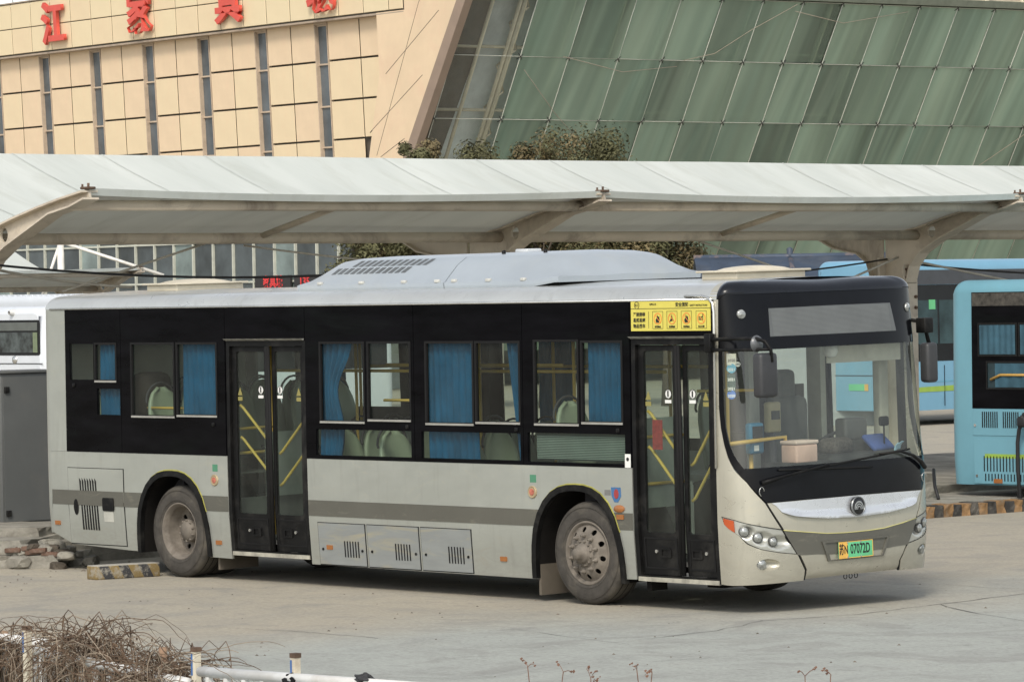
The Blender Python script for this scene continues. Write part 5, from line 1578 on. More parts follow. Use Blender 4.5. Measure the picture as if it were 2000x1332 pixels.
def body_section(x, w, z0, zt, r, flat=.025):
    """closed-top section of a bus body, y from 0 to w"""
    pts = [(x, .03, z0), (x, .0, z0 + .35), (x, .0, 1.3), (x, flat, zt - r)]
    for k in range(1, 7):
        a = PI / 2 * k / 6
        pts.append((x, flat + r * 1.2 * (1 - math.cos(a)), zt - r + r * math.sin(a)))
    return pts + [(p[0], w - p[1], p[2]) for p in pts[::-1]]
def body(name, L, w, z0, zt, r, mat, root, end=.22):
    m = MB(); rows = []
    for k in range(6):
        a = PI / 2 * k / 5
        f = 1 - (end / (w / 2)) * (1 - math.sin(a)); x = end * (1 - math.sin(a + 0) ) if False else end * (1 - math.sin(a))
        xx = end * (1 - math.cos(PI / 2 - a)) if False else end - end * math.sin(a)
        rows.append((xx, 1 - end / (w / 2) * (1 - math.cos(a)) if False else 1 - (end / (w / 2)) * (1 - math.sqrt(max(0, 1 - (1 - (1 - xx / end)) ** 2 + 0))) if False else 1.0))
    rows = []
    for k in range(6):
        t = k / 5                                              # rounded ends in plan
        x = end * (1 - math.sqrt(1 - (1 - t) ** 2)) if False else end * t
        ins = end * (1 - math.sqrt(max(0, 1 - (1 - t) ** 2)))
        sec = body_section(x, w, z0, zt, r)
        rows.append([(p[0], w / 2 + (p[1] - w / 2) * (1 - ins / (w / 2)), p[2] - (ins * .5 if p[2] > zt - r else 0)) for p in sec])
    for k in range(1, 9):
        rows.append(body_section(end + (L - 2 * end) * k / 8, w, z0, zt, r))
    for k in range(4, -1, -1):
        t = k / 5
        ins = end * (1 - math.sqrt(max(0, 1 - (1 - t) ** 2)))
        sec = body_section(L - end * t, w, z0, zt, r)
        rows.append([(p[0], w / 2 + (p[1] - w / 2) * (1 - ins / (w / 2)), p[2] - (ins * .5 if p[2] > zt - r else 0)) for p in sec])
    m.grid(rows)
    n = len(rows[0])
    m.add(rows[0], [tuple(range(n))]); m.add(rows[-1], [tuple(range(n))])
    return m.build(name, mat, root)
def simple_wheel(root, x, y, face=-1):
    m = MB(); m.lathe([(.28, .0), (.40, -.01), (.46, .02), (.48, .06), (.48, .24), (.46, .28), (.28, .28)], 'Y', (0, 0, 0), 32); w = m.build('wheel', M_TYRE, root, (x, y, .48))
    m = MB(); m.lathe([(.285, 0), (.27, .02), (.2, .03), (.1, -.02), (0, -.03)], 'Y', (0, 0, 0), 24); m.build('rim', M_RIM, w)
    if face > 0: w.rotation_euler = (0, 0, PI)
    return w
def nb(x, z, o=0.0): return (x, (.015 * (z - 1.3) / 1.6 if z > 1.3 else 0) - o, z)
def sp(root, name, poly, mat, off=.004, th=.01, holes=(), fn=nb, step=1.5):
    m = MB(); patch(m, poly, fn, holes, step, th, off, smooth=False); return m.build(name, mat, root)

# near blue bus, tail end in view, plugged in to charge
NBB = thing('city_bus', 'teal blue bus parked at the right edge with a charging hose plugged in', 'bus', (-8.36, 14.51, 0), (0, 0, 0))
body('body', 10.6, 2.5, .28, 2.96, .18, M_TEAL, NBB).location = (-.24, 0, 0)
for k in range(4):
    b3 = sp(NBB, 'window_bay', rect(3.62 + k * 1.62, 5.22 + k * 1.62, 1.28, 2.80), M_BLACK)
    for (a, c) in ((3.78, 4.40), (4.46, 5.08)):
        sp(b3, 'pane', rect(a + k * 1.62, c + k * 1.62, 1.6, 2.40), pm('blue_bus_pane', (.018, .035, .042), .15, var=.5, scale=2, spec=.35), off=.010)
wb = sp(NBB, 'window_bay', rect(.21, 3.6, 1.28, 2.80), M_BLACK, holes=[rect(.34, .98, 1.98, 2.38), rect(1.04, 1.75, 1.98, 2.38), rect(.48, 1.75, 1.55, 1.88), rect(1.95, 3.4, 1.55, 2.38)])
for r_ in (rect(.34, .98, 1.98, 2.38), rect(1.04, 1.75, 1.98, 2.38), rect(.48, 1.75, 1.55, 1.88), rect(1.95, 3.4, 1.55, 2.38)):
    m = MB(); patch(m, r_, nb, step=3, thick=0, off=.001); m.build('pane', pm('blue_bus_pane', (.018, .035, .042), .15, var=.5, scale=2, spec=.35), wb)
    m = MB(); patch(m, [(r_[0][0] - .02, r_[0][1] - .02), (r_[1][0] + .02, r_[1][1] - .02), (r_[2][0] + .02, r_[2][1] + .02), (r_[3][0] - .02, r_[3][1] + .02)], nb, holes=[r_], step=3, thick=.012, off=.012, smooth=False); m.build('sash', M_GASK, wb)
def pleat(root, x0, x1, z0, z1, y, mat):
    rows = [[(x0 + (x1 - x0) * j / 40, y + .006 * math.sin(j * .95), z) for j in range(41)] for z in (z1, z0)]
    m = MB(); m.grid(rows); return m.build('curtain', mat, root)
pleat(wb, .36, .97, 1.99, 2.37, -.012, pm('dusk_curtain', (.03, .085, .12), .8, var=.3)); pleat(wb, 1.06, 1.74, 1.99, 2.37, -.012, MATS['dusk_curtain']); pleat(wb, .62, 1.74, 1.56, 1.87, -.012, MATS['dusk_curtain'])
m = MB(); m.tube([(.55, -.02, 1.66), (.72, -.02, 1.72), (1.3, -.02, 1.72)], .018, 6); m.build('handrail', pm('ochre_rail', (.42, .25, .06), .5), wb)
sp(NBB, 'sign_film', rect(.22, 1.9, 2.62, 2.79), pm('film_grime', (.055, .05, .042), .5, var=.8, scale=14), off=.008)
sp(NBB, 'sticker', rect(1.10, 1.19, 2.22, 2.31), pm('green_sticker', (.05, .25, .10), .5), off=.01)
f1 = sp(NBB, 'service_flap', rect(.22, 1.12, .93, 1.265), M_TEAL, off=.008)
f1b = sp(NBB, 'service_flap', rect(1.135, 2.1, .93, 1.265), M_TEAL, off=.008)
f2 = sp(NBB, 'service_flap', rect(.235, 2.1, .16 + .14, .885), M_TEAL, off=.008)
for p, xs, z0, z1 in ((f1, [.38 + .036 * k for k in range(8)], 1.03, 1.24), (f1, [.74 + .036 * k for k in range(8)], 1.03, 1.24), (f2, [.40 + .055 * k for k in range(24)], .46, .66), (f2, [.42 + .055 * k for k in range(24)], .155 + .0 + .18, .43)):
    for x in xs:
        m = MB(); m.box(x, x + .018, -.0105, -.0085, z0, z1); m.build('vent_slot', M_GASK, p)
sp(NBB, 'stripe', rect(.42, 2.1, .635, .69), M_LIME, off=.0098, th=.002)
for x in (.26, 1.05): 
    m = MB(); m.disc((x, -.008, 1.06), .02, (0, -1, 0), 10, .008); m.build('lock', M_CHRM, f1)
m = MB(); m.disc((.28, -.008, .40), .02, (0, -1, 0), 10, .008); m.build('lock', M_CHRM, f2)
m = MB(); m.box(.58, .72, -.025, -.008, .31, .365); m.build('side_marker', M_AMB, NBB)
simple_wheel(NBB, 2.3, .03); simple_wheel(NBB, 8.0, .03); simple_wheel(NBB, 2.3, 2.47, 1)
ch = thing('charging_hose', 'black charging plug and hose hanging from the teal bus', 'charging hose', (-8.36 + 1.2, 14.45, 0))
m = MB(); m.tube([(.02, -.12, 1.20), (.0, -.10, 1.12), (-.06, -.09, 1.02), (-.09, -.09, .85), (-.10, -.08, .5), (-.09, -.06, .12), (-.05, .0, .05), (.0, .35, .05), (-.1, .7, .03)], .026, 8); m.build('hose', M_BLK, ch)
m = MB(); m.bbox(-.07, .08, -.14, -.03, 1.05, 1.19, .03, 2); m.bbox(-.03, .09, -.08, .02, 1.14, 1.24, .02, 2); m.build('plug', M_BLK, ch)
m = MB()
for k in range(4):
    m.tube([(-.12 + .11 * math.cos(t) * (1 - .1 * k), .06 + .05 * k, .15 + .11 * math.sin(t) * (1 - .1 * k)) for t in [j * PI / 7 for j in range(14)]], .018, 6, closed=True)
m.build('coil', M_BLK, ch)

# far blue bus, standing across
def far_bus(loc, rot, label, H, mat, lower, tail):
    B = thing('city_bus', label, 'bus', loc, rot)
    body('body', 11.5, 2.5, .32, H, .22, mat, B)
    sp(B, 'roof_fairing', rect(.25, 11.2, H - .52, H - .22), M_DKGR, off=.012)
    bay_ = sp(B, 'window_bay', rect(.22, 11.2, 1.34, H - .53), M_DKGL, off=.006)
    for k in range(7):
        x = .5 + k * 1.5
        sp(bay_, 'pane', rect(x, x + .62, 1.7, H - .85), pm('far_pane', (.03, .055, .06), .1, var=.5, scale=1.5, spec=.4), off=.012)
        sp(bay_, 'pane', rect(x + .68, x + 1.3, 1.7, H - .85), MATS['far_pane'], off=.012)
    return B
FBB = far_bus((-29.6, 36.4, 0), (0, 0, PI / 2), 'sky blue bus with lime stripe and black window band far right behind the column', 3.46, M_SKY, 0, 0)
sp(FBB, 'stripe', [(.3, .80), (3.5, .86), (6, .95), (6, .80), (3.5, .72), (.3, .70)], M_LIME, off=.008)
sp(FBB, 'stripe', [(.8, .90), (3.5, 1.0), (6, 1.14), (6, 1.02), (3.5, .95)], pm('teal_stripe', (.08, .33, .42), .45), off=.008)
for x in (1.3, 2.25, 3.4, 4.6):
    m = MB(); m.box(x, x + .012, -.012, .0, .40, 1.25); m.build('panel_joint', M_GASK, FBB)
sp(FBB, 'sticker', rect(.86, 1.05, 2.42, 2.62), pm('green_paper', (.12, .45, .2), .6), off=.02)
simple_wheel(FBB, 2.4, .03); simple_wheel(FBB, 8.8, .03)
def rear_face(y, z, o=0.0): return (-o, y, z)
for poly, mat, nm, off in ((rect(.35, 2.15, 1.75, 2.9), M_DKGL, 'rear_window', .006), (rect(1.05, 1.50, .74, .88), pm('plate_green', (.13, .52, .25), .45), 'number_plate', .012), (rect(.95, 1.05, .74, .88), pm('plate_yellow', (.74, .43, .09), .45), 'number_plate', .013)):
    m = MB(); patch(m, poly, rear_face, step=2, thick=.01, off=off, smooth=False); m.build(nm, mat, FBB)
for z in (1.05, 1.6):
    m = MB(); m.box(-.01, .0, .3, 2.2, z, z + .014); m.build('panel_joint', M_GASK, FBB)

# white coaches behind on the left
def white_bus(loc, label, H):
    B = thing('coach', label, 'bus', loc, (0, 0, PI / 2), 'white coaches behind the grey cabinet')
    body('body', 9.5, 2.5, .34, H, .2, M_WBUS, B, end=.3)
    simple_wheel(B, 2.3, .03); simple_wheel(B, 7.4, .03)
    bay_ = sp(B, 'window_bay', rect(.35, 9.2, 1.3, H - .3), M_DKGL, off=.006)
    for poly, mat, nm, off in ((rrect(.28, 2.25, 1.78, 2.52, .06), M_DKGL, 'rear_window', .008), (rect(.95, 1.42, .50, .63), MATS['plate_yellow'], 'number_plate', .012)):
        m = MB(); patch(m, poly, rear_face, step=2, thick=.012, off=off, smooth=False); w_ = m.build(nm, mat, B)
        if nm == 'rear_window':
            m = MB(); patch(m, rect(.42, 2.1, 1.84, 2.26), rear_face, step=2, thick=.002, off=.014, smooth=False); m.build('pane', pm('rear_pane', (.05, .06, .06), .1, var=.9, scale=3), w_)
            m = MB(); patch(m, rect(.36, .52, 1.84, 2.26), rear_face, step=2, thick=.002, off=.016, smooth=False); m.build('pane', pm('rear_pane_green', (.16, .2, .12), .2), w_)
            m = MB(); patch(m, rect(.36, 2.15, 2.30, 2.47), rear_face, step=2, thick=.002, off=.014, smooth=False); m.build('pane', pm('rear_display', (.10, .11, .10), .4), w_)
        else:
            text_obj('苏N', .12, M_TXT, frameM((-.016, 1.30, .565), (0, -1, 0), (0, 0, 1)), B, bold=.003, ext=.001, sx=.7)
    m = MB(); m.box(-.012, 0, .2, 2.3, 1.60, 1.615); m.box(-.012, 0, .2, 2.3, .98, .99); m.build('panel_joint', M_GASK, B)
    m = MB(); m.lathe([(0, -.03), (.075, -.02), (.085, 0)], 'X', (-.005, 1.2, 1.69), 18); m.build('emblem', M_CHRM, B)
    m = MB(); m.lathe([(.04, -.10), (.07, -.02), (.07, .12)], 'X', (.0, 1.25, H - .12), 14); m.build('camera', pm('camera_white', (.6, .6, .58), .4), B)
    m = MB(); patch(m, rect(.2, 2.3, .72, .92), rear_face, step=2, thick=.004, off=.004); m.build('stripe', pm('grey_band', (.15, .16, .16), .4), B)
    return B
white_bus((-41.75, 23.5, 0), 'white coach with a black rear window behind the grey cabinet', 2.80)
wb2 = white_bus((-50.4, 27.2, 0), 'white coach whose ribbed roof shows above the nearer white coach', 3.06)
m = MB()
for k in range(18):
    m.box(1.0 + k * .16, 1.09 + k * .16, .15, .9, 3.03, 3.075)
m.build('roof_ribs', M_WBUS, wb2)

# ================================================================== islands, kerbs, cabinet
def rough_block(name, x0, x1, y0, y1, z0, z1, mat, parent=None, seed=1, amp=.02, n=(8, 8, 3)):
    """a worn block: box faces as grids (n cells along x, y, z), corners and edges knocked about"""
    rr = random.Random(seed); seen = {}
    def V(i, j, k):
        if (i, j, k) not in seen:
            e = (i in (0, n[0])) + (j in (0, n[1])) + (k == n[2])
            p = Vector((x0 + (x1 - x0) * i / n[0], y0 + (y1 - y0) * j / n[1], z0 + (z1 - z0) * k / n[2]))
            c = Vector(((x0 + x1) / 2, (y0 + y1) / 2, z0))
            a = amp * (1.5 if e >= 2 else .6)
            p += Vector((rr.uniform(-a, a), rr.uniform(-a, a), rr.uniform(-a, .2 * a) * .6 if k == n[2] else 0))
            seen[(i, j, k)] = (len(seen), p)
        return seen[(i, j, k)][0]
    fs_ = []
    for i in range(n[0]):
        for j in range(n[1]):
            fs_.append((V(i, j, n[2]), V(i + 1, j, n[2]), V(i + 1, j + 1, n[2]), V(i, j + 1, n[2])))
        for k in range(n[2]):
            fs_.append((V(i, 0, k), V(i + 1, 0, k), V(i + 1, 0, k + 1), V(i, 0, k + 1))); fs_.append((V(i, n[1], k), V(i, n[1], k + 1), V(i + 1, n[1], k + 1), V(i + 1, n[1], k)))
    for j in range(n[1]):
        for k in range(n[2]):
            fs_.append((V(0, j, k), V(0, j, k + 1), V(0, j + 1, k + 1), V(0, j + 1, k))); fs_.append((V(n[0], j, k), V(n[0], j + 1, k), V(n[0], j + 1, k + 1), V(n[0], j, k + 1)))
    m = MB(); m.add([p for _, p in seen.values()], fs_, False)
    return m.build(name, mat, parent)
M_CONC = pm('broken_concrete', (.28, .265, .225), .95, var=.3, scale=2.5, bmp=.9, dirt=(.14, .125, .105), dirt_amt=.8, spec=.15, bscale=25)
M_RUB = pm('dark_rubble', (.10, .085, .068), .95, var=.4, scale=5, bmp=.9, spec=.1)
M_BRICK = pm('old_brick', (.125, .078, .058), .95, var=.4, scale=7, bmp=.8, dirt=(.24, .21, .17), dirt_amt=.8, spec=.1)
ISL = tag(rough_block('island', -16.0, -9.15, -9, 60, 0, .24, M_CONC, seed=2, amp=.02, n=(18, 120, 2)), kind='structure')
IM = Matrix.Translation((-8.62, .06, 0)) @ Matrix.Rotation(math.radians(34), 4, 'Z')
def chunk(size, pos, mat, seed, rotz=0.0, name='rubble'):
    """an angular lump of broken masonry, in the frame of the broken island end"""
    rr = random.Random(seed)
    bm = bmesh.new(); bmesh.ops.create_icosphere(bm, subdivisions=2, radius=1)
    for v in bm.verts:
        n_ = v.co.copy()
        k = rr.uniform(.82, 1.12)
        q = Vector((max(-.72, min(.72, n_.x * k)), max(-.72, min(.72, n_.y * k)), max(-.7, min(.7, n_.z * k))))
        v.co = Vector((q.x * size[0], q.y * size[1], q.z * size[2]))
    me = bpy.data.meshes.new(name); bm.to_mesh(me); bm.free(); me.materials.append(mat)
    o = bpy.data.objects.new(name, me); COL.objects.link(o); o.parent = ISL
    o.matrix_local = IM @ Matrix.Translation(pos) @ Matrix.Rotation(rotz, 4, 'Z') @ Matrix.Rotation(rr.uniform(-.2, .2), 4, 'X')
    return o
for x0, x1, y0, y1, z0, z1, sd, am in ((-3.2, .10, -.04, 2.0, 0, .15, 4, .022), (-3.2, -.30, .0, 2.0, .145, .305, 5, .02), (-3.2, -.62, -.34, .1, 0, .07, 8, .012), (-3.2, -.40, .75, 2.0, .30, .40, 11, .012)):
    o = rough_block('broken_slab', x0, x1, y0, y1, z0, z1, M_CONC, ISL, sd, am, (20, 9, 2)); o.matrix_local = IM
rb = random.Random(21)
for k in range(44):
    x = rb.gauss(-.05, .2); t = max(0, 1 - abs(x + .15) * 1.4)
    sz = rb.uniform(.035, .11)
    chunk((sz * rb.uniform(1.2, 2.0), sz * 1.2, sz * .9), (x, rb.uniform(-.03, .6), rb.uniform(0.01, .30) * t), rb.choice([M_CONC, M_CONC, M_RUB]), 100 + k, rb.uniform(0, 3))
for k in range(5):
    b_ = MB(); x = -.36 + .13 * k * .7 + rb.uniform(-.03, .03)
    b_.bbox(-.095, .095, -.05, .05, -.026, .026, .010, 2)
    o = b_.build('brick', M_BRICK, ISL); o.matrix_local = IM @ Matrix.Translation((x, -.02 + rb.uniform(-.02, .03), .20 + .028 * (k % 2) - .03 * k * .35)) @ Matrix.Rotation(rb.uniform(-.15, .15), 4, 'Z') @ Matrix.Rotation(rb.uniform(-.12, .12), 4, 'Y')
isr = tag(rough_block('island', -9.0, -6.9, 9.5, 60, 0, .13, M_CONC, seed=6, amp=.012, n=(8, 90, 2)), kind='structure')
M_KO = pm('kerb_orange', (.29, .175, .085), .9, var=.35, scale=6, dirt=(.22, .19, .15), dirt_amt=.9, bmp=.6, spec=.15)
M_KB = pm('kerb_black', (.055, .052, .048), .9, var=.4, scale=6, dirt=(.22, .20, .17), dirt_amt=.9, bmp=.6, spec=.15)
for k in range(60):
    y = 10.2 + k * .165
    s_ = rough_block('kerb_stone', -6.93, -6.72, y + .004, y + .161, 0, .155 + .012 * math.sin(k * 2.1), M_KO if k % 2 else M_KB, isr, 30 + k, .009, (2, 2, 2))
dw = rough_block('planter_wall', -8.75, -8.35, 9.5, 14.0, .1, .46, M_CONC, None, 12, .02, (3, 16, 3)); tag(dw, 'low weathered concrete wall behind the front of the silver bus', 'wall')
tube_ = MB(); tube_.tube([(-8.3, 13.9, .5), (-8.1, 13.7, .3), (-7.95, 13.6, .14)], .022, 8); tag(tube_.build('drain_pipe', M_BLK), 'short black pipe slanting down beside the teal bus tail', 'pipe')
# wheel stop with hazard stripes
def stop_mat():
    m, n, l, b = _nodes('hazard_paint')
    tc = n.new('ShaderNodeTexCoord'); sx = n.new('ShaderNodeSeparateXYZ'); l.new(tc.outputs['Object'], sx.inputs[0])
    a = n.new('ShaderNodeMath'); a.operation = 'MULTIPLY_ADD'; a.inputs[1].default_value = .55; l.new(sx.outputs['Z'], a.inputs[0]); l.new(sx.outputs['Y'], a.inputs[2])
    s = n.new('ShaderNodeMath'); s.operation = 'MULTIPLY'; s.inputs[1].default_value = 1 / .23; l.new(a.outputs[0], s.inputs[0])
    f = n.new('ShaderNodeMath'); f.operation = 'FRACT'; l.new(s.outputs[0], f.inputs[0])
    g2 = n.new('ShaderNodeMath'); g2.operation = 'GREATER_THAN'; g2.inputs[1].default_value = .5; l.new(f.outputs[0], g2.inputs[0])
    c = mixc(n, l, g2.outputs[0], (.04, .04, .043), (.21, .15, .06))
    w = noise(n, l, 9, 6, .75)
    c = mixc(n, l, ramp(n, l, w, .50, .62, 0, .85), c, (.30, .28, .23))
    # worn bare top
    t = ramp(n, l, sx.outputs['Z'], .135, .142)
    c = mixc(n, l, t, c, (.33, .315, .27))
    l.new(c, b.inputs['Base Color']); b.inputs['Roughness'].default_value = .9
    bump(n, l, b, noise(n, l, 40, 5, .7), .4)
    return m
ws = MB(); ws.bbox(-.10, .10, -.34, .42, 0, .145, .012, 2)
wso = ws.build('wheel_stop', stop_mat(), None, (-6.74, -.36, 0), (0, 0, math.radians(-8)))
tag(wso, 'concrete wheel stop with worn yellow and black stripes behind the rear wheel', 'wheel stop')
# grey electrical cabinet
M_CAB = pm('cabinet_grey', (.105, .11, .108), .5, var=.08, scale=2, dirt=(.15, .14, .125), dirt_amt=.4, spec=.35)
cb = thing('electrical_cabinet', 'tall dark grey metal cabinet standing behind the tail of the silver bus', 'cabinet', (-11.25, .86, .24))
m = MB(); m.bbox(0, .62, 0, .9, .12, 1.84, .008); m.build('housing', M_CAB, cb)
m = MB(); m.bbox(.02, .60, .02, .88, .0, .12, .006); m.build('plinth', pm('plinth_grey', (.085, .09, .092), .5), cb)
m = MB(); m.bbox(-.03, .65, -.03, .93, 1.84, 1.87, .008); m.build('lid', M_CAB, cb)
m = MB(); m.tube([(.3 + .03 * math.cos(t), .12, 1.92 + .035 * math.sin(t)) for t in [k * PI / 6 for k in range(12)]], .008, 6, closed=True); m.tube([(.3, .12, 1.86), (.3, .12, 1.89)], .012, 6); m.build('lifting_eye', M_CHRM, cb)
m = MB(); m.box(.625, .632, .03, .87, .16, 1.80); m.build('door', M_CAB, cb)
for z in (.22, 1.62):
    m = MB(); m.bbox(.62, .66, .04, .10, z, z + .07, .006); m.build('hinge', M_BLACKM, cb)

# ================================================================== blue tiled shed
SH = thing('shed', 'low shed with a dark blue tiled roof behind the bus bays', 'shed', (-32.7, 34.6, -.16), (0, 0, math.radians(48)))
M_BT = pm('blue_tile', (.032, .048, .075), .6, var=.3, scale=2, dirt=(.10, .10, .10), dirt_amt=.5)
m = MB(); m.box(-.3, 3.4, .3, 4.6, 0, 3.05); m.build('wall', pm('shed_wall_grey', (.30, .32, .32), .8, var=.1), SH)
RZ, EZ = 3.72, 2.95
def slope(x, t): return (x, -.1 + 2.3 * t, EZ + (RZ - EZ) * t)
def slope2(x, t): return (x, 4.5 - 2.3 * t, EZ + (RZ - EZ) * t)
for sl in (slope, slope2):
    m = MB(); m.grid([[sl(-.7, 0), sl(3.6, 0)], [sl(-.7, 1), sl(3.6, 1)]], False); o = m.build('roof', M_BT, SH); o.modifiers.new('thickness', 'SOLIDIFY').thickness = .05
    if sl is slope:
        for r in range(6):
            for c in range(22):
                tl = MB(); x = -.7 + c * .196; t0 = r / 6
                a, b2 = Vector(slope(x + .01, t0)), Vector(slope(x + .186, t0)); c_, d_ = Vector(slope(x + .186, t0 + .185)), Vector(slope(x + .01, t0 + .185))
                up = Vector((0, -.3, .9)).normalized()
                mid0 = (a + b2) / 2 + up * .055; mid1 = (c_ + d_) / 2 + up * .035
                tl.add([a + up * .03, mid0, b2 + up * .03, c_ + up * .012, mid1, d_ + up * .012, a, b2], [(0, 1, 4, 5), (1, 2, 3, 4), (6, 7, 2, 1, 0)], False)
                tl.build('tile', M_BT, o)
for pts in ([(-.72, 2.2, RZ + .03), (3.62, 2.2, RZ + .03)], [(1.35, 2.2, RZ + .0), (1.35, -.12, EZ + .06)], [(3.62, 2.2, RZ), (3.62, -.12, EZ + .05)]):
    m = MB(); m.tube(pts, .065, 8); m.build('ridge', pm('ridge_blue', (.045, .065, .10), .6, dirt=(.34, .22, .14), dirt_amt=.8, scale=3), SH)
m = MB(); m.lathe([(.06, 0), (.07, .2), (0, .24)], 'Z', (1.35, 2.2, RZ), 8); m.build('finial', M_BT, SH)

# ================================================================== trees
M_LEAF = pm('leaf_olive', (.10, .098, .048), .7, var=.5, scale=1.4, spec=.2)
M_LEAF2 = pm('leaf_brown_green', (.15, .12, .062), .7, var=.5, scale=1.4, spec=.2)
M_BARK = pm('bark', (.10, .08, .06), .95, var=.3, scale=6, bmp=.5)
def tree(x, y, h, r, label, seed, zb=2.2):
    rr = random.Random(seed)
    T = thing('tree', label, 'tree', (x, y, 0), (0, 0, 0), 'evergreen trees between canopy and building')
    t = MB(); t.tube([(0, 0, 0), (.05, .02, 1.2), (.0, .05, zb + .3), (.1, 0, h * .75)], [.14, .12, .09, .03], 8)
    for k in range(7):
        a = rr.uniform(0, 6.28); l_ = r * rr.uniform(.5, .85)
        z0 = zb + rr.uniform(-.2, (h - zb) * .4)
        t.tube([(0, .03, z0), (l_ * .5 * math.cos(a), l_ * .5 * math.sin(a), z0 + .35), (l_ * math.cos(a), l_ * math.sin(a), z0 + rr.uniform(.5, 1.1))], [.05, .035, .012], 6)
    t.build('trunk', M_BARK, T)
    clumps = []
    for k in range(64):
        while True:
            p = Vector((rr.uniform(-1, 1), rr.uniform(-1, 1), rr.uniform(-1, 1)))
            if .25 < p.length < 1: break
        c = Vector((p.x * r, p.y * r, (h + zb) / 2 + p.z * (h - zb) / 2 * (1 - .12 * rr.random())))
        clumps.append((c, rr.uniform(.26, .48) * r / 1.25))
    for mi, mat in ((0, M_LEAF), (1, M_LEAF2)):
        cr = MB()
        for ci, (c, cr_) in enumerate(clumps):
            if (ci % 3 == 0) != (mi == 1): continue
            for q in range(330):
                d = Vector((rr.gauss(0, 1), rr.gauss(0, 1), rr.gauss(0, 1)))
                d.normalize(); p = c + d * cr_ * rr.uniform(.45, 1.22)
                n_ = (d + Vector((rr.uniform(-.7, .7), rr.uniform(-.7, .7), rr.uniform(-.3, .9)))).normalized()
                u = n_.orthogonal().normalized(); u = (Matrix.Rotation(rr.uniform(0, 6.28), 3, n_) @ u); v = n_.cross(u)
                s = rr.uniform(.035, .072)
                cr.add([p - u * s, p - v * s * .45, p + u * s, p + v * s * .45], [(0, 1, 2, 3)])
        cr.build('crown', mat, T, fix=False)
    return T
TR = [(818, 7.0, .75, 'small evergreen tree at the foot of the brown slanted edge'), (928, 7.15, 1.5, 'rounded evergreen tree in front of the clear glass bay'), (1060, 7.15, 1.15, 'evergreen tree just left of the tallest one above the canopy'),
      (1172, 7.2, 1.35, 'tallest evergreen tree above the canopy, in front of green glass'), (735, 5.75, 1.15, 'evergreen tree under the canopy edge, leftmost of the row'), (1300, 5.95, 1.2, 'evergreen tree seen under the canopy, rightmost of the row'),
      (850, 5.6, 1.2, 'dark evergreen tree directly behind the middle canopy column'), (1235, 5.8, 1.15, 'evergreen tree under the canopy, second from the right of the row')]
for i, (px, h, r, lb) in enumerate(TR):
    dx = (px - 1000) / 7883.7
    d = _f + _r * dx; k = 102.0 / d.dot(_f)
    tree(27.323 + d.x * k, -25.275 + d.y * k, h, r, lb, 50 + i)

# ================================================================== white fence with dry vines in front
M_FW = pm('fence_white', (.62, .62, .60), .5, var=.12, scale=5, dirt=(.40, .36, .30), dirt_amt=.5)
M_FC = pm('post_cream', (.60, .55, .43), .6, var=.12, scale=8, dirt=(.22, .12, .07), dirt_amt=.6)
FN = thing('fence', 'low white tubular fence with rusty post tops along the bottom left', 'fence', (9, -13.1, 0))
def frail(p, q, z0, z1):
    m = MB(); a, b2 = Vector((p[0] - 9, p[1] + 13.1, z0)), Vector((q[0] - 9, q[1] + 13.1, z1))
    m.tube([a, b2], .026, 10); m.build('rail', M_FW, FN)
    m = MB(); m.tube([a - Vector((0, 0, .75)), b2 - Vector((0, 0, .75))], .02, 8); m.build('rail', M_FW, FN)
    n_ = max(2, int((b2 - a).length / .14))
    for k in range(n_):
        t = (k + .5) / n_; c = a + (b2 - a) * t
        m = MB(); m.box(c.x - .013, c.x + .013, c.y - .013, c.y + .013, c.z - .75, c.z - .015); m.build('baluster', M_FW, FN)
frail((8.2, -12.95), (9.86, -13.0), 1.12, 1.085); frail((9.95, -13.12), (11.5, -13.3), 1.06, 1.0); frail((11.62, -13.32), (13.6, -13.31), 1.065, 1.09)
for x, y, zt in ((9.93, -13.16, 1.185), (11.55, -13.29, 1.17), (12.34, -13.3, 1.185)):
    p = MB(); p.box(x - 9 - .017, x - 9 + .017, y + 13.1 - .017, y + 13.1 + .017, 0, zt - .012); po = p.build('post', M_FC, FN)
    p = MB(); p.box(x - 9 - .020, x - 9 + .020, y + 13.1 - .020, y + 13.1 + .020, zt - .014, zt + .008); p.build('rusty_cap', M_RUST, po)
    p = MB(); p.box(x - 9 - .0185, x - 9 - .006, y + 13.1 - .0185, y + 13.1 - .016, zt - .13, zt - .025); p.build('blue_paint', pm('blue_patch', (.05, .13, .32), .6), po)
for x, y, h in ((9.45, -12.98, 1.13), (11.15, -13.2, 1.15)):
    p = MB(); p.tube([(x, y, 0), (x + .01, y, h)], .022, 8); tag(p.build('stake', pm('bare_wood', (.26, .17, .11), .9, var=.3, scale=12)), 'weathered wooden stake among vines ' + ('at the far left' if x < 10 else 'near the middle post'), 'stake')
# rag and glove on the rail
def crumple(name, loc, s, mat, seed, label):
    rr = random.Random(seed)
    bm = bmesh.new(); bmesh.ops.create_icosphere(bm, subdivisions=3, radius=1)
    ph = [rr.uniform(0, 6) for _ in range(6)]
    for v in bm.verts:
        n_ = v.co.copy(); k = 1 + .28 * math.sin(n_.x * 5 + ph[0]) * math.sin(n_.y * 6 + ph[1]) + .2 * math.sin(n_.z * 9 + ph[2] + n_.x * 4) + rr.uniform(-.06, .06)
        v.co = Vector((n_.x * s[0] * k, n_.y * s[1] * k, n_.z * s[2] * k))
    me = bpy.data.meshes.new(name); bm.to_mesh(me); bm.free(); me.materials.append(mat)
    o = bpy.data.objects.new(name, me); COL.objects.link(o); o.location = loc
    return tag(o, label, name)
crumple('rag', (12.34, -13.31, 1.055), (.055, .04, .045), pm('rag_black', (.012, .012, .013), .9, spec=.1), 3, 'black rag draped over the white rail by the right post')
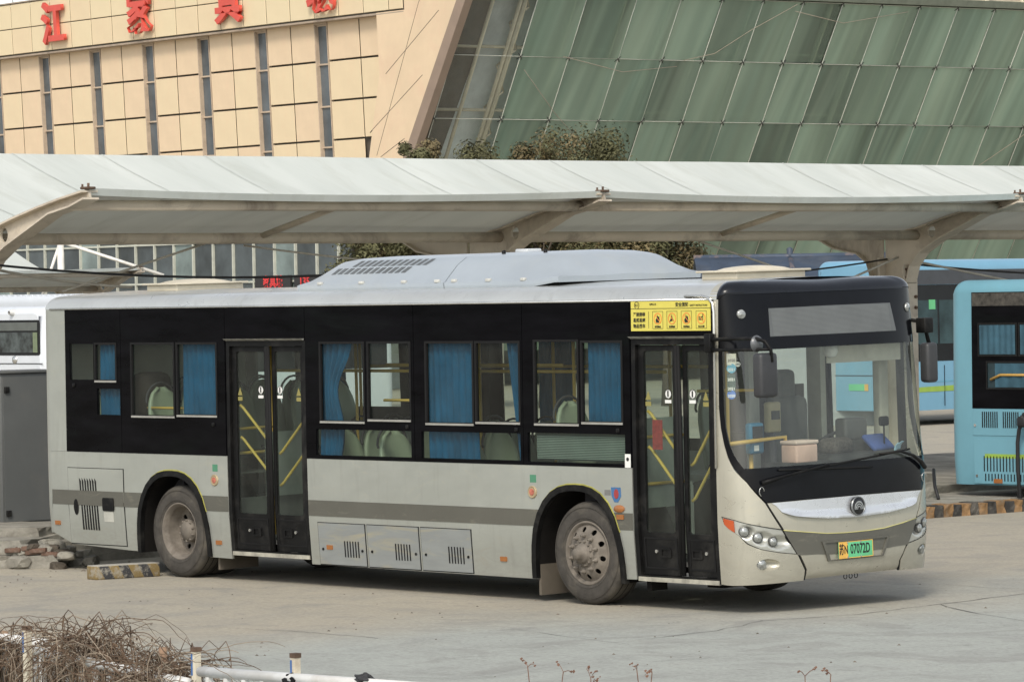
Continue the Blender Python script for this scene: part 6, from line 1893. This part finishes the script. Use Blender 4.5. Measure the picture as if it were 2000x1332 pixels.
crumple('glove', (12.86, -13.31, 1.10), (.05, .035, .025), pm('glove_dark', (.03, .03, .032), .9, var=.5, scale=30), 5, 'dark dirty glove lying on the right end of the rail')
# dry vines
M_V1 = pm('dry_vine_brown', (.105, .068, .042), .9, var=.45, scale=6)
M_V2 = pm('dry_vine_grey', (.26, .21, .155), .9, var=.35, scale=6)
def vines(name, cx, cy, spanx, zlo, zhi, n, seed, label):
    rr = random.Random(seed)
    obs = []
    V = thing(name, label, 'dry vine', (cx, cy, 0), (0, 0, 0), 'dry vines tangled on the fence')
    V['kind'] = 'stuff'
    for mi, mat in ((0, M_V1), (1, M_V2)):
        m = MB()
        for k in range(n if mi == 0 else n // 2):
            x0 = rr.gauss(0, spanx * .45); y0 = rr.gauss(0, .10); z0 = rr.uniform(zlo, zhi * .97)
            p = Vector((x0, y0, z0)); a = rr.uniform(0, 6.28); up = rr.uniform(-.2, .9)
            d = Vector((math.cos(a) * .9, math.sin(a) * .35, up)).normalized()
            pts = [p.copy()]
            st = rr.uniform(.025, .05)
            for q in range(rr.randint(8, 18)):
                d += Vector((rr.gauss(0, .22), rr.gauss(0, .14), rr.gauss(-.13, .18))); d.normalize()
                p = p + d * st
                if p.z > zhi + .06: d.z = -abs(d.z)
                pts.append(p.copy())
            r0 = rr.uniform(.0016, .0042)
            m.tube(pts, [r0 * (1 - .6 * i / len(pts)) for i in range(len(pts))], 4, cap=False)
        for k in range(n):                                  # stems hanging down from the rail
            x0 = rr.gauss(0, spanx * .5); z0 = rr.uniform(zhi - .22, zhi - .02)
            pts = [Vector((x0, rr.gauss(0, .07), z0))]
            for q in range(9):
                pts.append(pts[-1] + Vector((rr.gauss(0, .012), rr.gauss(0, .01), -rr.uniform(.03, .06))))
            m.tube(pts, rr.uniform(.0015, .0032), 4, cap=False)
        m.build('stems', mat, V, fix=False)
    lf = MB()
    for k in range(240):
        p = Vector((rr.gauss(0, spanx * .45), rr.gauss(0, .1), rr.uniform(zlo, zhi))); s = rr.uniform(.008, .018)
        a = Vector((rr.gauss(0, 1), rr.gauss(0, 1), rr.gauss(0, 1))).normalized(); b2 = a.orthogonal().normalized()
        c_ = a.cross(b2)
        lf.add([p - a * s, p + b2 * s * .5 + c_ * s * .3, p + a * s, p - b2 * s * .5 + c_ * s * .2], [(0, 1, 2), (0, 2, 3)])
    lf.build('dead_leaves', M_V1, V, fix=False)
    return V
vines('dry_vines', 9.45, -13.0, .40, .95, 1.11, 170, 5, 'tangle of dry brown vine stems on the leftmost fence panel')
vines('dry_vines', 10.40, -13.12, .34, .95, 1.19, 170, 6, 'tall arching dry vines on the fence between the left and middle posts')
vines('dry_vines', 11.15, -13.24, .32, .92, 1.10, 180, 7, 'dense dry vine mat on the fence just left of the middle post')
def weed(x, y, z, h, seed, label):
    rr = random.Random(seed)
    m = MB()
    for k in range(rr.randint(2, 4)):
        p = Vector((rr.uniform(-.03, .03), rr.uniform(-.02, .02), -z)); pts = [p]
        tgt = Vector((rr.uniform(-.12, .12), rr.uniform(-.05, .05), h * rr.uniform(.7, 1)))
        for q in range(1, 9):
            t = q / 8; pts.append(p + (tgt - p) * t + Vector((rr.gauss(0, .006), rr.gauss(0, .006), 0)))
        m.tube(pts, [.005 * (1 - .6 * i / 9) for i in range(9)], 5, cap=False)
        for q in range(5):
            b_ = pts[-1 - q % 4]; e = b_ + Vector((rr.uniform(-.05, .05), rr.uniform(-.03, .03), rr.uniform(.0, .04)))
            m.tube([b_, (b_ + e) / 2 + Vector((0, 0, .006)), e], .0018, 4, cap=False)
            for w in range(3):
                c = e + Vector((rr.gauss(0, .008), rr.gauss(0, .008), rr.gauss(0, .008))); s = rr.uniform(.006, .013)
                m.add([c + Vector((-s, 0, 0)), c + Vector((0, s * .3, s * .6)), c + Vector((s, 0, .3 * s)), c + Vector((0, 0, -s * .6))], [(0, 1, 2, 3)])
    o = m.build('weed', pm('dry_weed', (.17, .09, .058), .9, var=.4, scale=10), None, (x, y, z), fix=False)
    return tag(o, label, 'weed', 'dry weeds at the bottom edge')
weed(13.27, -12.53, 1.0, .13, 1, 'dry bare stalk at the bottom edge, leftmost of the weeds'); weed(13.42, -12.35, 1.0, .06, 2, 'low dry weed at the bottom edge between the stalk and seed heads')
weed(13.55, -12.22, 1.0, .11, 3, 'dry weed with reddish seed heads at the bottom centre'); weed(14.09, -11.6, 1.0, .085, 4, 'small dry weed at the bottom edge, rightmost of the weeds')
